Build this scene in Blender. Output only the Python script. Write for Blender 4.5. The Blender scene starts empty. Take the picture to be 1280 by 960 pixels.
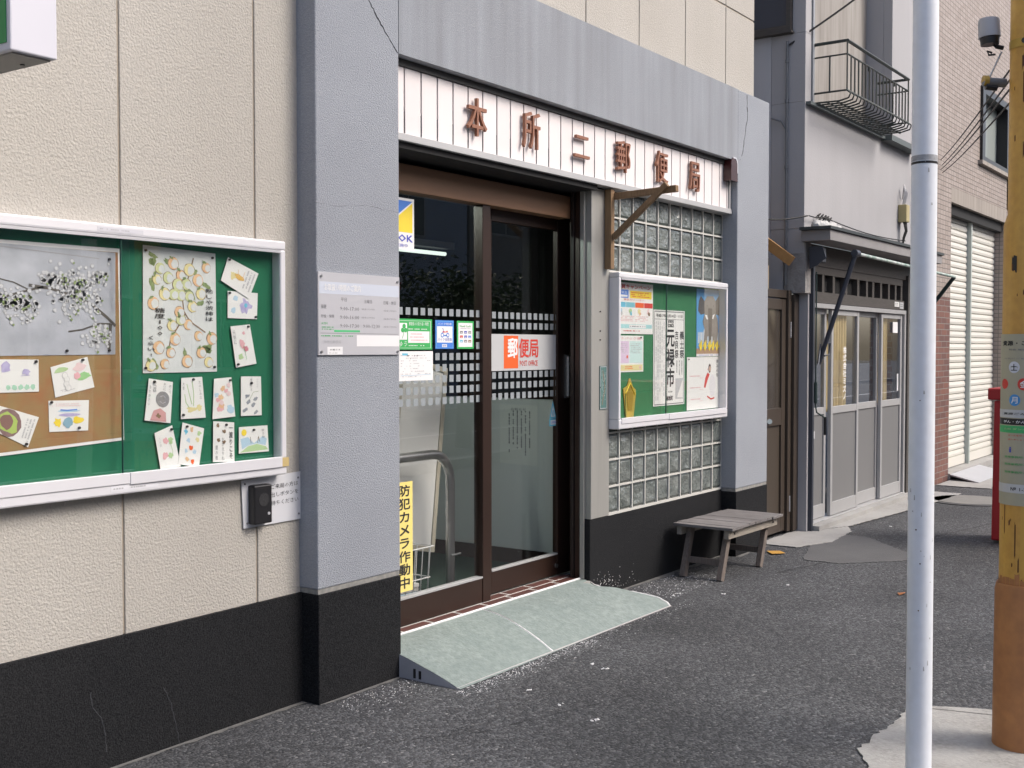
import bpy, math, random
from mathutils import Vector, Matrix
random.seed(7)
scene = bpy.context.scene
COL = scene.collection
R = math.radians

# ------------------------------------------------------------------ camera
F, YAW, PITCH = 1440.0, 0.613, -0.0322
CAM = Vector((0, -3.25, 1.43))
FW = Vector((math.cos(PITCH)*math.cos(YAW), math.cos(PITCH)*math.sin(YAW), math.sin(PITCH)))
RT = Vector((math.sin(YAW), -math.cos(YAW), 0))
UP = RT.cross(FW)
cd = bpy.data.cameras.new('camera'); cam = bpy.data.objects.new('camera', cd); COL.objects.link(cam)
cd.lens = F/1280*36; cd.sensor_width = 36; cd.clip_start = .05; cd.clip_end = 400
cam.matrix_world = Matrix.Translation(CAM) @ Matrix((RT, UP, -FW)).transposed().to_4x4()
scene.camera = cam

# ------------------------------------------------------------------ light
w = bpy.data.worlds.new('World'); scene.world = w; w.use_nodes = True
nt = w.node_tree; bg = nt.nodes['Background']
sky = nt.nodes.new('ShaderNodeTexSky'); sky.sky_type = 'NISHITA'; sky.sun_disc = False
SUN_EL, SUN_AZ = R(44), R(-66)           # azimuth measured from +X, so the light comes from street side
sky.sun_elevation = SUN_EL; sky.sun_rotation = math.pi/2 - SUN_AZ
sky.dust_density = 4.0; sky.air_density = .8; sky.ozone_density = .6
nt.links.new(sky.outputs[0], bg.inputs[0]); bg.inputs[1].default_value = 0.15
sd = bpy.data.lights.new('sun', 'SUN'); sun = bpy.data.objects.new('sun', sd); COL.objects.link(sun)
sd.energy = 1.25; sd.angle = R(24); sd.color = (1, .975, .94)
sv = Vector((math.cos(SUN_EL)*math.cos(SUN_AZ), math.cos(SUN_EL)*math.sin(SUN_AZ), math.sin(SUN_EL)))
sun.rotation_euler = sv.to_track_quat('Z', 'Y').to_euler()
vs = scene.view_settings; vs.view_transform = 'Standard'; vs.look = 'None'; vs.exposure = 0.72; vs.gamma = 1

# ------------------------------------------------------------------ helpers
def ray(u, v): return (u-640)*RT - (v-480)*UP + F*FW
def PY(u, v, y): r = ray(u, v); return CAM + r*((y-CAM.y)/r.y)      # photo pixel -> point on the plane y
def PX(u, v, x): r = ray(u, v); return CAM + r*((x-CAM.x)/r.x)
def PZ(u, v, z): r = ray(u, v); return CAM + r*((z-CAM.z)/r.z)

MATS = {}
def M(name, col, rough=.6, metal=0., var=None, var2=None, bump=None, spec=.5, stretch=(1,1,1), obrand=0., coat=0., streak=None, trans=0.):
    """procedural surface: var=(scale, amount, colour2), bump=(scale, distance, kind)"""
    if name in MATS: return MATS[name]
    m = bpy.data.materials.new(name); m.use_nodes = True
    t = m.node_tree; n = t.nodes; L = t.links; b = n['Principled BSDF']
    b.inputs['Roughness'].default_value = rough; b.inputs['Metallic'].default_value = metal
    b.inputs['Specular IOR Level'].default_value = spec; b.inputs['Coat Weight'].default_value = coat
    base = None
    geo = n.new('ShaderNodeNewGeometry'); mp = n.new('ShaderNodeMapping'); mp.inputs['Scale'].default_value = stretch
    L.new(geo.outputs['Position'], mp.inputs['Vector'])
    src = n.new('ShaderNodeRGB'); src.outputs[0].default_value = (*col, 1); cur = src.outputs[0]
    for q, st in ((var, True), (var2, False), (streak, True)):
        if not q: continue
        nz = n.new('ShaderNodeTexNoise'); nz.inputs['Scale'].default_value = q[0]; nz.inputs['Detail'].default_value = 5
        if q is streak:
            m2 = n.new('ShaderNodeMapping'); m2.inputs['Scale'].default_value = (1, 1, .07); L.new(geo.outputs['Position'], m2.inputs['Vector']); L.new(m2.outputs[0], nz.inputs['Vector'])
        else: L.new((mp if st else geo).outputs[0], nz.inputs['Vector'])
        rp = n.new('ShaderNodeMapRange'); rp.inputs[1].default_value = .35; rp.inputs[2].default_value = .68
        rp.inputs[4].default_value = q[1]; L.new(nz.outputs[0], rp.inputs[0])
        mx = n.new('ShaderNodeMix'); mx.data_type = 'RGBA'; mx.inputs[7].default_value = (*q[2], 1)
        L.new(rp.outputs[0], mx.inputs[0]); L.new(cur, mx.inputs[6]); cur = mx.outputs[2]
    if obrand:
        oi = n.new('ShaderNodeObjectInfo'); hs = n.new('ShaderNodeHueSaturation'); mr = n.new('ShaderNodeMapRange')
        mr.inputs[3].default_value = 1-obrand; mr.inputs[4].default_value = 1+obrand
        L.new(oi.outputs['Random'], mr.inputs[0]); L.new(mr.outputs[0], hs.inputs['Value']); L.new(cur, hs.inputs['Color']); cur = hs.outputs[0]
    L.new(cur, b.inputs['Base Color'])
    if bump:
        if bump[2] == 'voronoi':
            tx = n.new('ShaderNodeTexVoronoi'); tx.feature = 'SMOOTH_F1'; out = tx.outputs['Distance']
        else:
            tx = n.new('ShaderNodeTexNoise'); tx.inputs['Detail'].default_value = 4; out = tx.outputs[0]
        tx.inputs['Scale'].default_value = bump[0]; L.new(mp.outputs[0], tx.inputs['Vector'])
        bp = n.new('ShaderNodeBump'); bp.inputs['Distance'].default_value = bump[1]; bp.inputs['Strength'].default_value = 1.0 if len(bump) < 4 else bump[3]
        L.new(out, bp.inputs['Height']); L.new(bp.outputs[0], b.inputs['Normal'])
    MATS[name] = m
    return m

def glass_mat(name, tint=(.97,.98,.98), ior=1.5, rough=0.0, gain=1.0):
    if name in MATS: return MATS[name]
    m = bpy.data.materials.new(name); m.use_nodes = True; t = m.node_tree; n = t.nodes; L = t.links
    n.remove(n['Principled BSDF'])
    tr = n.new('ShaderNodeBsdfTransparent'); tr.inputs[0].default_value = (*tint, 1)
    gl = n.new('ShaderNodeBsdfGlossy'); gl.inputs['Roughness'].default_value = rough
    g = n.new('ShaderNodeNewGeometry'); dt = n.new('ShaderNodeVectorMath'); dt.operation = 'DOT_PRODUCT'
    L.new(g.outputs['Normal'], dt.inputs[0]); L.new(g.outputs['Incoming'], dt.inputs[1])
    prev = dt.outputs['Value']
    for op, v in (('ABSOLUTE', None), ('SUBTRACT', 1.0), ('POWER', 5.0), ('MULTIPLY', .94), ('ADD', .06)):   # Schlick's reflectance, the same from both sides
        q = n.new('ShaderNodeMath'); q.operation = op
        if op == 'SUBTRACT': q.inputs[0].default_value = v; L.new(prev, q.inputs[1])
        else:
            L.new(prev, q.inputs[0])
            if v is not None: q.inputs[1].default_value = v
        prev = q.outputs[0]
    mu = n.new('ShaderNodeMath'); mu.operation = 'MULTIPLY'; mu.inputs[1].default_value = gain; mu.use_clamp = True
    mx = n.new('ShaderNodeMixShader'); L.new(prev, mu.inputs[0]); L.new(mu.outputs[0], mx.inputs[0]); L.new(tr.outputs[0], mx.inputs[1]); L.new(gl.outputs[0], mx.inputs[2])
    L.new(mx.outputs[0], n['Material Output'].inputs[0]); MATS[name] = m
    return m

class MB:
    def __init__(s): s.v = []; s.f = []; s.m = []; s.sm = []; s.mats = []
    def mi(s, mat):
        if mat not in s.mats: s.mats.append(mat)
        return s.mats.index(mat)
    def add(s, vs, fs, mat, smooth=False):
        o = len(s.v); i = s.mi(mat); s.v += [tuple(p) for p in vs]
        for f in fs: s.f.append([o+k for k in f]); s.m.append(i); s.sm.append(smooth)
    def box(s, x0, x1, y0, y1, z0, z1, mat, tf=None):
        x0, x1 = sorted((x0, x1)); y0, y1 = sorted((y0, y1)); z0, z1 = sorted((z0, z1))
        p = [Vector(q) for q in ((x0,y0,z0),(x1,y0,z0),(x1,y1,z0),(x0,y1,z0),(x0,y0,z1),(x1,y0,z1),(x1,y1,z1),(x0,y1,z1))]
        if tf: p = [tf @ q for q in p]
        s.add(p, [(0,3,2,1),(4,5,6,7),(0,1,5,4),(1,2,6,5),(2,3,7,6),(3,0,4,7)], mat)
    def bar(s, a, b, wx, wy, mat, up=(0,0,1)):
        a = Vector(a); b = Vector(b); d = (b-a); l = d.length; d.normalize(); u = Vector(up)
        if abs(d.dot(u)) > .98: u = Vector((1,0,0))
        r = d.cross(u).normalized(); u2 = r.cross(d)
        tf = Matrix.Translation(a) @ Matrix((r, u2, d)).transposed().to_4x4()
        s.box(-wx/2, wx/2, -wy/2, wy/2, 0, l, mat, tf)
    def tube(s, pts, r, mat, n=10, caps=True, smooth=True):
        pts = [Vector(p) for p in pts]; rs = r if isinstance(r, (list, tuple)) else [r]*len(pts)
        ref = None; vs = []; 
        for i, p in enumerate(pts):
            d = (pts[min(i+1, len(pts)-1)] - pts[max(i-1, 0)]).normalized()
            if ref is None:
                ref = Vector((0,0,1)) if abs(d.z) < .9 else Vector((1,0,0))
            a = d.cross(ref).normalized(); b = a.cross(d); ref = b
            for k in range(n):
                t = 2*math.pi*k/n; vs.append(p + (a*math.cos(t) + b*math.sin(t))*rs[i])
        fs = []
        for i in range(len(pts)-1):
            for k in range(n): fs.append((i*n+k, i*n+(k+1) % n, (i+1)*n+(k+1) % n, (i+1)*n+k))
        s.add(vs, fs, mat, smooth)
        if caps: s.add(vs[:n], [tuple(range(n))], mat); s.add(vs[-n:], [tuple(reversed(range(n)))], mat)
    def prism(s, poly, d, mat, smooth=False):
        """poly: list of 3-D points, d: extrusion vector"""
        d = Vector(d); n = len(poly); p = [Vector(q) for q in poly]; vs = p + [q+d for q in p]
        s.add(vs, [tuple(range(n)), tuple(reversed(range(n, 2*n)))], mat)
        s.add(vs, [(i, n+i, n+(i+1) % n, (i+1) % n) for i in range(n)], mat, smooth)

ORG = {}
def tag(o, label=None, cat=None, group=None, kind=None):
    if label: o['label'] = label
    if cat: o['category'] = cat
    if group: o['group'] = group
    if kind: o['kind'] = kind
    return o
def empty(name, loc, label, cat, group=None):
    o = bpy.data.objects.new(name, None); COL.objects.link(o); o.location = loc; o.empty_display_size = .1; ORG[o] = Vector(loc)
    return tag(o, label, cat, group)
def build(name, mb, parent=None, org=None, bevel=0, label=None, kind=None, cat=None, group=None):
    """link everything in mb as ONE mesh object; vertices are given in world coordinates"""
    O = ORG[parent] if parent is not None else Vector(org or (0,0,0))
    me = bpy.data.meshes.new(name); me.from_pydata([tuple(Vector(p)-O) for p in mb.v], [], mb.f)
    for mt in mb.mats: me.materials.append(mt)
    me.polygons.foreach_set('material_index', mb.m); me.polygons.foreach_set('use_smooth', mb.sm); me.update()
    o = bpy.data.objects.new(name, me); COL.objects.link(o); ORG[o] = O
    if parent is not None: o.parent = parent
    else: o.location = O
    if bevel:
        bv = o.modifiers.new('bevel', 'BEVEL'); bv.width = bevel; bv.segments = 2; bv.limit_method = 'ANGLE'; bv.angle_limit = R(40)
    return tag(o, label, cat, group, kind)
def B(name, parent, boxes, mat, bevel=0, **k):
    mb = MB()
    for b in boxes: mb.box(*b, mat)
    return build(name, mb, parent, bevel=bevel, **k)
def inst(name, me, loc, parent, **k):
    o = bpy.data.objects.new(name, me); COL.objects.link(o); o.parent = parent; o.location = Vector(loc)-ORG[parent]; ORG[o] = Vector(loc)
    return tag(o, **k)

# text -> triangles in a unit box, cached
TC = {}
def tri_area(vs, fs): return sum(abs(sum(vs[f[i]][0]*vs[f[(i+1) % len(f)]][1]-vs[f[(i+1) % len(f)]][0]*vs[f[i]][1] for i in range(len(f)))) for f in fs)/2
def glyphs(body, bold=0, res=1):
    k = (body, bold, res)
    if k in TC: return TC[k]
    if bold > .004:                 # a heavy outline offset can break a dense character: fall back to a lighter one
        a0 = glyphs(body, 0, res)
        for q in (bold, bold*.6, .004):
            g = glyphs_(body, q, res)
            if q == .004 or tri_area(g[0], g[1]) > tri_area(a0[0], a0[1])*(1+q*18): break
        TC[k] = g; return g
    TC[k] = glyphs_(body, bold, res); return TC[k]
def glyphs_(body, bold, res):
    c = bpy.data.curves.new('text', 'FONT'); c.body = body; c.resolution_u = res; c.offset = bold
    o = bpy.data.objects.new('text', c); COL.objects.link(o); bpy.context.view_layer.update()
    me = bpy.data.meshes.new_from_object(o.evaluated_get(bpy.context.evaluated_depsgraph_get()))
    vs = [(v.co.x, v.co.y) for v in me.vertices]; fs = [tuple(p.vertices) for p in me.polygons]
    bpy.data.objects.remove(o); bpy.data.curves.remove(c); bpy.data.meshes.remove(me)
    if vs:
        x0 = min(v[0] for v in vs); x1 = max(v[0] for v in vs); y0 = min(v[1] for v in vs); y1 = max(v[1] for v in vs)
    else: x0, x1, y0, y1 = 0, 1, 0, 1
    return (vs, fs, x0, x1, y0, y1)

class Sheet:
    """a printed sheet: four corners (TL,TR,BR,BL); everything printed on it is laid in thin layers"""
    def __init__(s, c4, n=(0,-1,0), step=.0004):
        s.c = [Vector(p) for p in c4]; s.n = Vector(n).normalized(); s.mb = MB(); s.k = 1; s.st = step
        s.g = 1; s.W = (s.c[1]-s.c[0]).length; s.H = (s.c[3]-s.c[0]).length
    def P(s, u, v, k):
        tl, tr, br, bl = s.c
        return (bl*(1-u)+br*u)*(1-v) + (tl*(1-u)+tr*u)*v + s.n*(k*s.st)
    def base(s, mat, thick=None):
        th = thick or s.st; s.th = th; pts = [s.P(0,1,0), s.P(0,0,0), s.P(1,0,0), s.P(1,1,0)]
        s.mb.prism([p for p in pts], s.n*th, mat); s.k = th/s.st + 1
        return s
    def poly(s, pts, mat, k=0):
        s.mb.add([s.P(u, v, s.k+k) for u, v in pts], [tuple(range(len(pts)))], mat)
    def rect(s, u0, v0, u1, v1, mat, k=0): s.poly([(u0,v0),(u1,v0),(u1,v1),(u0,v1)], mat, k)
    def ell(s, cu, cv, r, mat, k=0, ry=None, n=14, wob=0, rot=0):
        """r, ry in metres"""
        ry = (ry or r)*s.g; r = r*s.g; pts = []
        for i in range(n):
            t = 2*math.pi*i/n; q = 1+random.uniform(-wob, wob); x = math.cos(t)*r*q; y = math.sin(t)*ry*q
            pts.append((cu+(x*math.cos(rot)-y*math.sin(rot))/s.W, cv+(x*math.sin(rot)+y*math.cos(rot))/s.H))
        s.poly(pts, mat, k)
    def line(s, pts, wd, mat, k=0):
        for (a, b), (c, d) in zip(pts, pts[1:]):
            dx = (c-a)*s.W; dy = (d-b)*s.H; l = math.hypot(dx, dy) or 1; nx = -dy/l*wd/2/s.W; ny = dx/l*wd/2/s.H
            s.poly([(a+nx,b+ny),(a-nx,b-ny),(c-nx,d-ny),(c+nx,d+ny)], mat, k)
    def text(s, body, u0, v0, u1, v1, mat, k=1, bold=0, res=1):
        vs, fs, x0, x1, y0, y1 = glyphs(body, 0, res)
        b = bold*.8/max(y1-y0, .5)*abs(v1-v0)*s.H
        for i, (dx, dy) in enumerate(((0,0),) if bold < .008 else ((-b,-b),(b,-b),(b,b),(-b,b),(0,0))):
            s.mb.add([s.P(u0+dx/s.W+(x-x0)/(x1-x0)*(u1-u0), v0+dy/s.H+(y-y0)/(y1-y0)*(v1-v0), s.k+k+i*.15) for x, y in vs], fs, mat)
    def vtext(s, body, u0, v0, u1, v1, mat, k=1, bold=0, gap=.12, res=1):
        n = len(body); h = (v1-v0)/n
        for i, ch in enumerate(body):
            b = v1-(i+1)*h
            if ch in ' ': continue
            if ch == 'ー': s.rect(u0+(u1-u0)*.4, b+h*.1, u0+(u1-u0)*.6, b+h*.9, mat, k); continue
            g = glyphs(ch, 0, res); fw = min(1, (g[3]-g[2])/.92); fh = min(1, (g[5]-g[4])/.92)*(1-gap); cu = (u0+u1)/2; cv = b+h/2
            s.text(ch, cu-(u1-u0)*fw/2, cv-h*fh/2, cu+(u1-u0)*fw/2, cv+h*fh/2, mat, k, bold, res)
    def fine(s, u0, v0, u1, v1, rows, mat, k=1, vert=False, dens=.8, th=.45):
        """illegible small print: rows of short dashes"""
        for r in range(rows):
            t = 0; end = random.uniform(.7, 1)
            while t < end:
                l = random.uniform(.02, .06)
                if random.random() < dens:
                    a = (r+.5-th/2)/rows; b = (r+.5+th/2)/rows
                    if vert: s.rect(u1-(u1-u0)*b, v1-(v1-v0)*min(t+l,1), u1-(u1-u0)*a, v1-(v1-v0)*t, mat, k)
                    else: s.rect(u0+(u1-u0)*t, v1-(v1-v0)*b, u0+(u1-u0)*min(t+l,1), v1-(v1-v0)*a, mat, k)
                t += l+random.uniform(.008, .02)
    def pins(s, pts):
        for u, v in pts:
            p = s.P(u, v, s.k); s.mb.tube([p, p+s.n*.006], .0045, PIN, 8)
    def done(s, name, parent=None, label=None, cat=None, group=None):
        c = sum(s.c, Vector())/4
        return build(name, s.mb, parent, org=c, label=label, cat=cat, group=group)
def C4(y, *uv): return [PY(u, v, y) for u, v in uv]
def RC(x0, x1, z0, z1, y): return [Vector((x0,y,z1)), Vector((x1,y,z1)), Vector((x1,y,z0)), Vector((x0,y,z0))]

# ------------------------------------------------------------------ materials
STUCCO = M('beige_stucco', (.465,.442,.402), .9, var=(1.3,.4,(.415,.392,.352)), var2=(110,.3,(.54,.52,.48)), bump=(115,.0052,'noise'), streak=(3,.35,(.40,.375,.335)), spec=.2)
MORTAR = M('grey_mortar', (.315,.338,.375), .85, var=(1.8,.7,(.262,.28,.312)), var2=(130,.5,(.385,.405,.44)), bump=(180,.0045,'noise'), spec=.2)
LINTEL = M('grey_lintel', (.318,.34,.375), .85, var=(1.8,.7,(.255,.27,.295)), var2=(130,.45,(.385,.405,.435)), bump=(200,.0025,'noise'), streak=(10,.6,(.215,.225,.24)), spec=.2)
BLACKST = M('black_terrazzo', (.006,.0065,.008), .7, var=(1.6,.55,(.014,.014,.015)), var2=(230,.9,(.034,.035,.037)), bump=(200,.003,'noise'), spec=.10)
CAPST = M('base_cap', (.22,.22,.21), .8, var=(40,.6,(.4,.38,.34)))
GROUT = M('white_grout', (.56,.555,.52), .8, var=(20,.5,(.5,.49,.45)))
ALU = M('aluminium', (.72,.72,.74), .38, .55, var=(6,.3,(.62,.62,.64)))
ALUW = M('pale_anodised_frame', (.74,.735,.76), .45, .15, var=(5,.3,(.66,.655,.68)))
ALUD = M('dull_aluminium', (.42,.42,.42), .5, .2, var=(4,.4,(.36,.36,.355)))
STEEL = M('stainless', (.55,.55,.54), .3, .9, stretch=(1,1,.05), var=(60,.4,(.42,.42,.42)))
COLM = M('dull_steel_column', (.40,.395,.37), .5, .35, stretch=(1,1,.06), var=(30,.5,(.32,.315,.29)))
BRONZE = M('bronze_frame', (.040,.021,.015), .4, .25, var=(3,.5,(.028,.016,.012)), spec=.5)
HEADER = M('bronze_header', (.21,.115,.065), .5, .1, var=(2,.6,(.26,.14,.075)), stretch=(1,1,6))
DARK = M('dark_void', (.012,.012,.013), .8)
SLAT = M('white_slat', (.80,.75,.74), .5, var=(3,.3,(.72,.68,.67)), obrand=.03)
TRIM = M('pale_trim', (.50,.50,.50), .5, .3, var=(5,.4,(.42,.42,.42)))
GAP = M('slat_gap', (.03,.022,.022), .7)
LETTER = M('copper_letter', (.31,.135,.078), .5, .1, var=(50,.6,(.21,.09,.055)))
BOARDG = M('green_felt', (.026,.165,.082), .95, var=(1.8,.55,(.022,.145,.105)), bump=(500,.0006,'noise'), spec=.1)
BOARDG2 = M('green_felt_bright', (.055,.20,.095), .95, var=(2,.4,(.045,.18,.085)), spec=.1)
GLASSB = M('block_glass', (.13,.15,.142), .07, var=(9,.7,(.25,.27,.255)), bump=(13,.038,'noise'), spec=.75); GLASSR = M('block_rim', (.055,.066,.061), .15, spec=.6)
PAPER = M('paper', (.80,.80,.78), .8); PAPER2 = M('washi_paper', (.66,.69,.68), .85, var=(9,.5,(.58,.61,.61)), bump=(30,.002,'noise'))
INK = M('ink', (.02,.02,.022), .7); INKG = M('grey_ink', (.22,.22,.23), .7); INKL = M('light_grey_ink', (.48,.48,.5), .7)
RED = M('red_print', (.62,.05,.035), .6); ORANGE = M('orange_print', (.80,.13,.03), .5); YEL = M('yellow_print', (.86,.66,.05), .55)
YELP = M('pale_yellow_print', (.85,.70,.22), .55); GRN = M('green_print', (.05,.42,.11), .5); BLU = M('blue_print', (.07,.22,.68), .5)
DBLU = M('deep_blue_print', (.08,.10,.48), .5); CYN = M('cyan_print', (.15,.50,.68), .5); PNK = M('pink_print', (.75,.42,.45), .7)
LPNK = M('pale_pink_wash', (.78,.60,.60), .8); LBLU = M('pale_blue_wash', (.45,.62,.75), .8); LGRN = M('pale_green_wash', (.45,.62,.33), .8)
LYEL = M('pale_yellow_wash', (.74,.66,.34), .8); PEACH = M('peach_wash', (.74,.45,.28), .8, var=(60,.6,(.76,.60,.30))); PURP = M('lilac_wash', (.42,.38,.62), .8, var=(60,.6,(.62,.58,.76)))
LEAFW = M('leaf_wash', (.16,.24,.10), .8, var=(120,.8,(.34,.40,.18))); BRNW = M('brown_wash', (.20,.13,.08), .8, var=(120,.7,(.34,.24,.15))); TEAL = M('teal_print', (.09,.19,.18), .6)
PIN = M('dark_pin', (.03,.025,.025), .4)
WHITE = M('white_print', (.82,.82,.82), .5); LGREY = M('light_grey_print', (.52,.53,.54), .5)
PLAQUE = M('plaque', (.56,.56,.585), .35, .1, var=(4,.3,(.50,.50,.53)))
RAMPG = M('ramp_green', (.225,.27,.255), .75, var=(9,.7,(.30,.345,.325)), var2=(34,.75,(.175,.215,.20)), bump=(70,.004,'noise'))
RAMPS = M('ramp_side', (.42,.42,.45), .6, var=(14,.5,(.30,.30,.32)))
TILE = M('brown_threshold_tile', (.13,.055,.045), .35, var=(20,.5,(.10,.05,.045)), obrand=.15)
CAULK = M('white_caulk', (.72,.72,.72), .7)
WOODG = M('weathered_wood', (.20,.187,.182), .85, stretch=(22,1.5,22), var=(7,.85,(.09,.078,.072)), var2=(3,.3,(.26,.25,.245)), bump=(12,.002,'noise'), obrand=.14)
WOODL = M('weathered_leg_wood', (.20,.165,.14), .85, stretch=(20,20,1.5), var=(7,.8,(.11,.09,.08)), bump=(10,.002,'noise'))
WOODB = M('brown_bracket_wood', (.26,.165,.085), .75, stretch=(20,20,2), var=(6,.7,(.17,.10,.05)))
WOODO = M('orange_bargeboard', (.42,.235,.085), .7, stretch=(8,8,8), var=(4,.5,(.33,.18,.07)))
PLASTER = M('grey_plaster', (.42,.415,.425), .9, var=(1.2,.5,(.37,.365,.37)), streak=(5,.2,(.33,.325,.33)), bump=(60,.0015,'noise'), spec=.2)
PLASTD = M('side_plaster', (.50,.51,.54), .9, var=(1.5,.5,(.42,.43,.455)), streak=(4,.3,(.38,.385,.41)), spec=.2)
GATE = M('brown_gate', (.075,.058,.045), .4, .2, var=(2,.5,(.06,.046,.036)))
PANEL = M('grey_door_panel', (.20,.20,.20), .5, .1, var=(3,.3,(.175,.175,.175)))
DGREEN = M('dark_green_paint', (.02,.04,.038), .5); NAVY = M('dark_slate_paint', (.045,.052,.07), .45, .2)
DWOOD = M('dark_transom_wood', (.065,.058,.052), .7, stretch=(2,2,20), var=(8,.6,(.10,.09,.08)))
CURT = M('ochre_curtain', (.62,.50,.27), .9, var=(8,.5,(.72,.62,.38)))
CONC = M('concrete', (.36,.355,.34), .9, var=(3,.6,(.22,.215,.20)), var2=(50,.5,(.38,.37,.355)), bump=(90,.002,'noise'))
CONCP = M('pale_concrete', (.36,.355,.34), .9, var=(6,.8,(.22,.215,.20)), var2=(60,.5,(.44,.43,.41)), bump=(90,.003,'noise'))
CORR = M('stained_board', (.33,.31,.285), .85, streak=(12,.8,(.20,.18,.16)), var=(2,.4,(.40,.385,.36)))
SHUT = M('cream_shutter', (.67,.655,.60), .5, 0, var=(2,.3,(.70,.67,.58)), obrand=.04)
POLEW = M('white_painted_pole', (.82,.85,.90), .45, var=(6,.35,(.72,.76,.82)), var2=(30,.14,(.55,.55,.55)), streak=(30,.18,(.66,.68,.70)), spec=.5)
POLEY = M('yellow_pole_paint', (.66,.39,.075), .5, var=(5,.5,(.55,.28,.045)), var2=(38,.25,(.30,.13,.03)), streak=(14,.45,(.36,.16,.035)))
RUST = M('rust', (.085,.035,.02), .9, var=(30,.6,(.16,.07,.03)), bump=(90,.001,'noise'))
POLEO = M('orange_brown_sleeve', (.43,.19,.065), .6, var=(5,.7,(.31,.125,.045)), var2=(25,.4,(.22,.09,.04)))
WRAP = M('pole_wrap_sheet', (.42,.395,.29), .6, var=(6,.4,(.36,.34,.25)))
REDP = M('red_paint', (.42,.018,.022), .35, var=(4,.3,(.34,.014,.018)))
BLACKP = M('black_plastic', (.012,.012,.014), .4); RUBBER = M('black_cable', (.015,.015,.016), .6)
DOTM = M('frosted_dot', (.28,.31,.33), .6)
MATGRN = M('green_floor_mat', (.015,.04,.03), .95, bump=(300,.002,'noise'))
BEIGEF = M('beige_frame', (.50,.47,.38), .5); INWALL = M('interior_wall', (.42,.42,.40), .8); PANELW = M('white_panel', (.80,.81,.79), .5, var=(2,.3,(.76,.78,.78)))
GLASS = glass_mat('window_glass', (.97,.98,.98)); GLASSD = glass_mat('door_glass', (.955,.955,.95), gain=1.0); GLASSN = glass_mat('notice_glass', (.985,.99,.985), gain=.8)

def asphalt_mat():
    m = bpy.data.materials.new('asphalt'); m.use_nodes = True; t = m.node_tree; n = t.nodes; L = t.links; b = n['Principled BSDF']
    b.inputs['Roughness'].default_value = .82; b.inputs['Specular IOR Level'].default_value = .35
    g = n.new('ShaderNodeNewGeometry')
    v = n.new('ShaderNodeTexVoronoi'); v.inputs['Scale'].default_value = 92; L.new(g.outputs['Position'], v.inputs['Vector'])
    sep = n.new('ShaderNodeSeparateColor'); L.new(v.outputs['Color'], sep.inputs[0])
    cr = n.new('ShaderNodeValToRGB'); e = cr.color_ramp.elements; e[0].position = .0; e[0].color = (.044,.045,.047,1); e[1].position = 1; e[1].color = (.16,.16,.158,1)
    for p, c in ((.45,(.058,.060,.064)), (.8,(.105,.107,.112)), (.985,(.125,.127,.132)), (.992,(.22,.22,.22))):
        q = e.new(p); q.color = (*c, 1)
    L.new(sep.outputs[0], cr.inputs[0])
    big = n.new('ShaderNodeTexNoise'); big.inputs['Scale'].default_value = .9; big.inputs['Detail'].default_value = 6; L.new(g.outputs['Position'], big.inputs['Vector'])
    mr = n.new('ShaderNodeMapRange'); mr.inputs[1].default_value = .3; mr.inputs[2].default_value = .7; mr.inputs[3].default_value = .72; mr.inputs[4].default_value = 1.28; L.new(big.outputs[0], mr.inputs[0])
    hs = n.new('ShaderNodeHueSaturation'); L.new(mr.outputs[0], hs.inputs['Value']); L.new(cr.outputs[0], hs.inputs['Color'])
    L.new(hs.outputs[0], b.inputs['Base Color'])
    nz = n.new('ShaderNodeTexNoise'); nz.inputs['Scale'].default_value = 130; nz.inputs['Detail'].default_value = 3; L.new(g.outputs['Position'], nz.inputs['Vector'])
    ad = n.new('ShaderNodeMath'); ad.operation = 'SUBTRACT'; L.new(nz.outputs[0], ad.inputs[0]); L.new(v.outputs['Distance'], ad.inputs[1])
    bp = n.new('ShaderNodeBump'); bp.inputs['Distance'].default_value = .006; bp.inputs['Strength'].default_value = .9; L.new(ad.outputs[0], bp.inputs['Height']); L.new(bp.outputs[0], b.inputs['Normal'])
    return m
ASPH = asphalt_mat(); MATS['asphalt'] = ASPH
PATCH = M('smooth_asphalt_patch', (.085,.085,.086), .85, var=(4,.6,(.115,.115,.115)), var2=(200,.5,(.14,.14,.14)), bump=(200,.002,'noise'))

def brick_mat(name, c1, c2, mortar, bw, bh, red=False):
    m = bpy.data.materials.new(name); m.use_nodes = True; t = m.node_tree; n = t.nodes; L = t.links; b = n['Principled BSDF']
    b.inputs['Roughness'].default_value = .6
    g = n.new('ShaderNodeNewGeometry'); sp = n.new('ShaderNodeSeparateXYZ'); L.new(g.outputs['Position'], sp.inputs[0])
    ad = n.new('ShaderNodeMath'); L.new(sp.outputs[0], ad.inputs[0]); L.new(sp.outputs[1], ad.inputs[1])
    cb = n.new('ShaderNodeCombineXYZ'); L.new(ad.outputs[0], cb.inputs[0]); L.new(sp.outputs[2], cb.inputs[1])
    br = n.new('ShaderNodeTexBrick'); br.inputs['Scale'].default_value = 1; br.inputs['Brick Width'].default_value = bw; br.inputs['Row Height'].default_value = bh
    br.inputs['Mortar Size'].default_value = .004; br.inputs['Color1'].default_value = (*c1,1); br.inputs['Color2'].default_value = (*c2,1); br.inputs['Mortar'].default_value = (*mortar,1)
    br.inputs['Bias'].default_value = 0; br.offset = 0.0 if not red else .5; L.new(cb.outputs[0], br.inputs['Vector']); L.new(br.outputs[0], b.inputs['Base Color'])
    bp = n.new('ShaderNodeBump'); bp.inputs['Distance'].default_value = -.004; L.new(br.outputs['Fac'], bp.inputs['Height']); L.new(bp.outputs[0], b.inputs['Normal'])
    return m
TILEP = brick_mat('pinkish_wall_tile', (.31,.255,.22), (.38,.32,.285), (.17,.15,.135), .10, .05)
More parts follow.
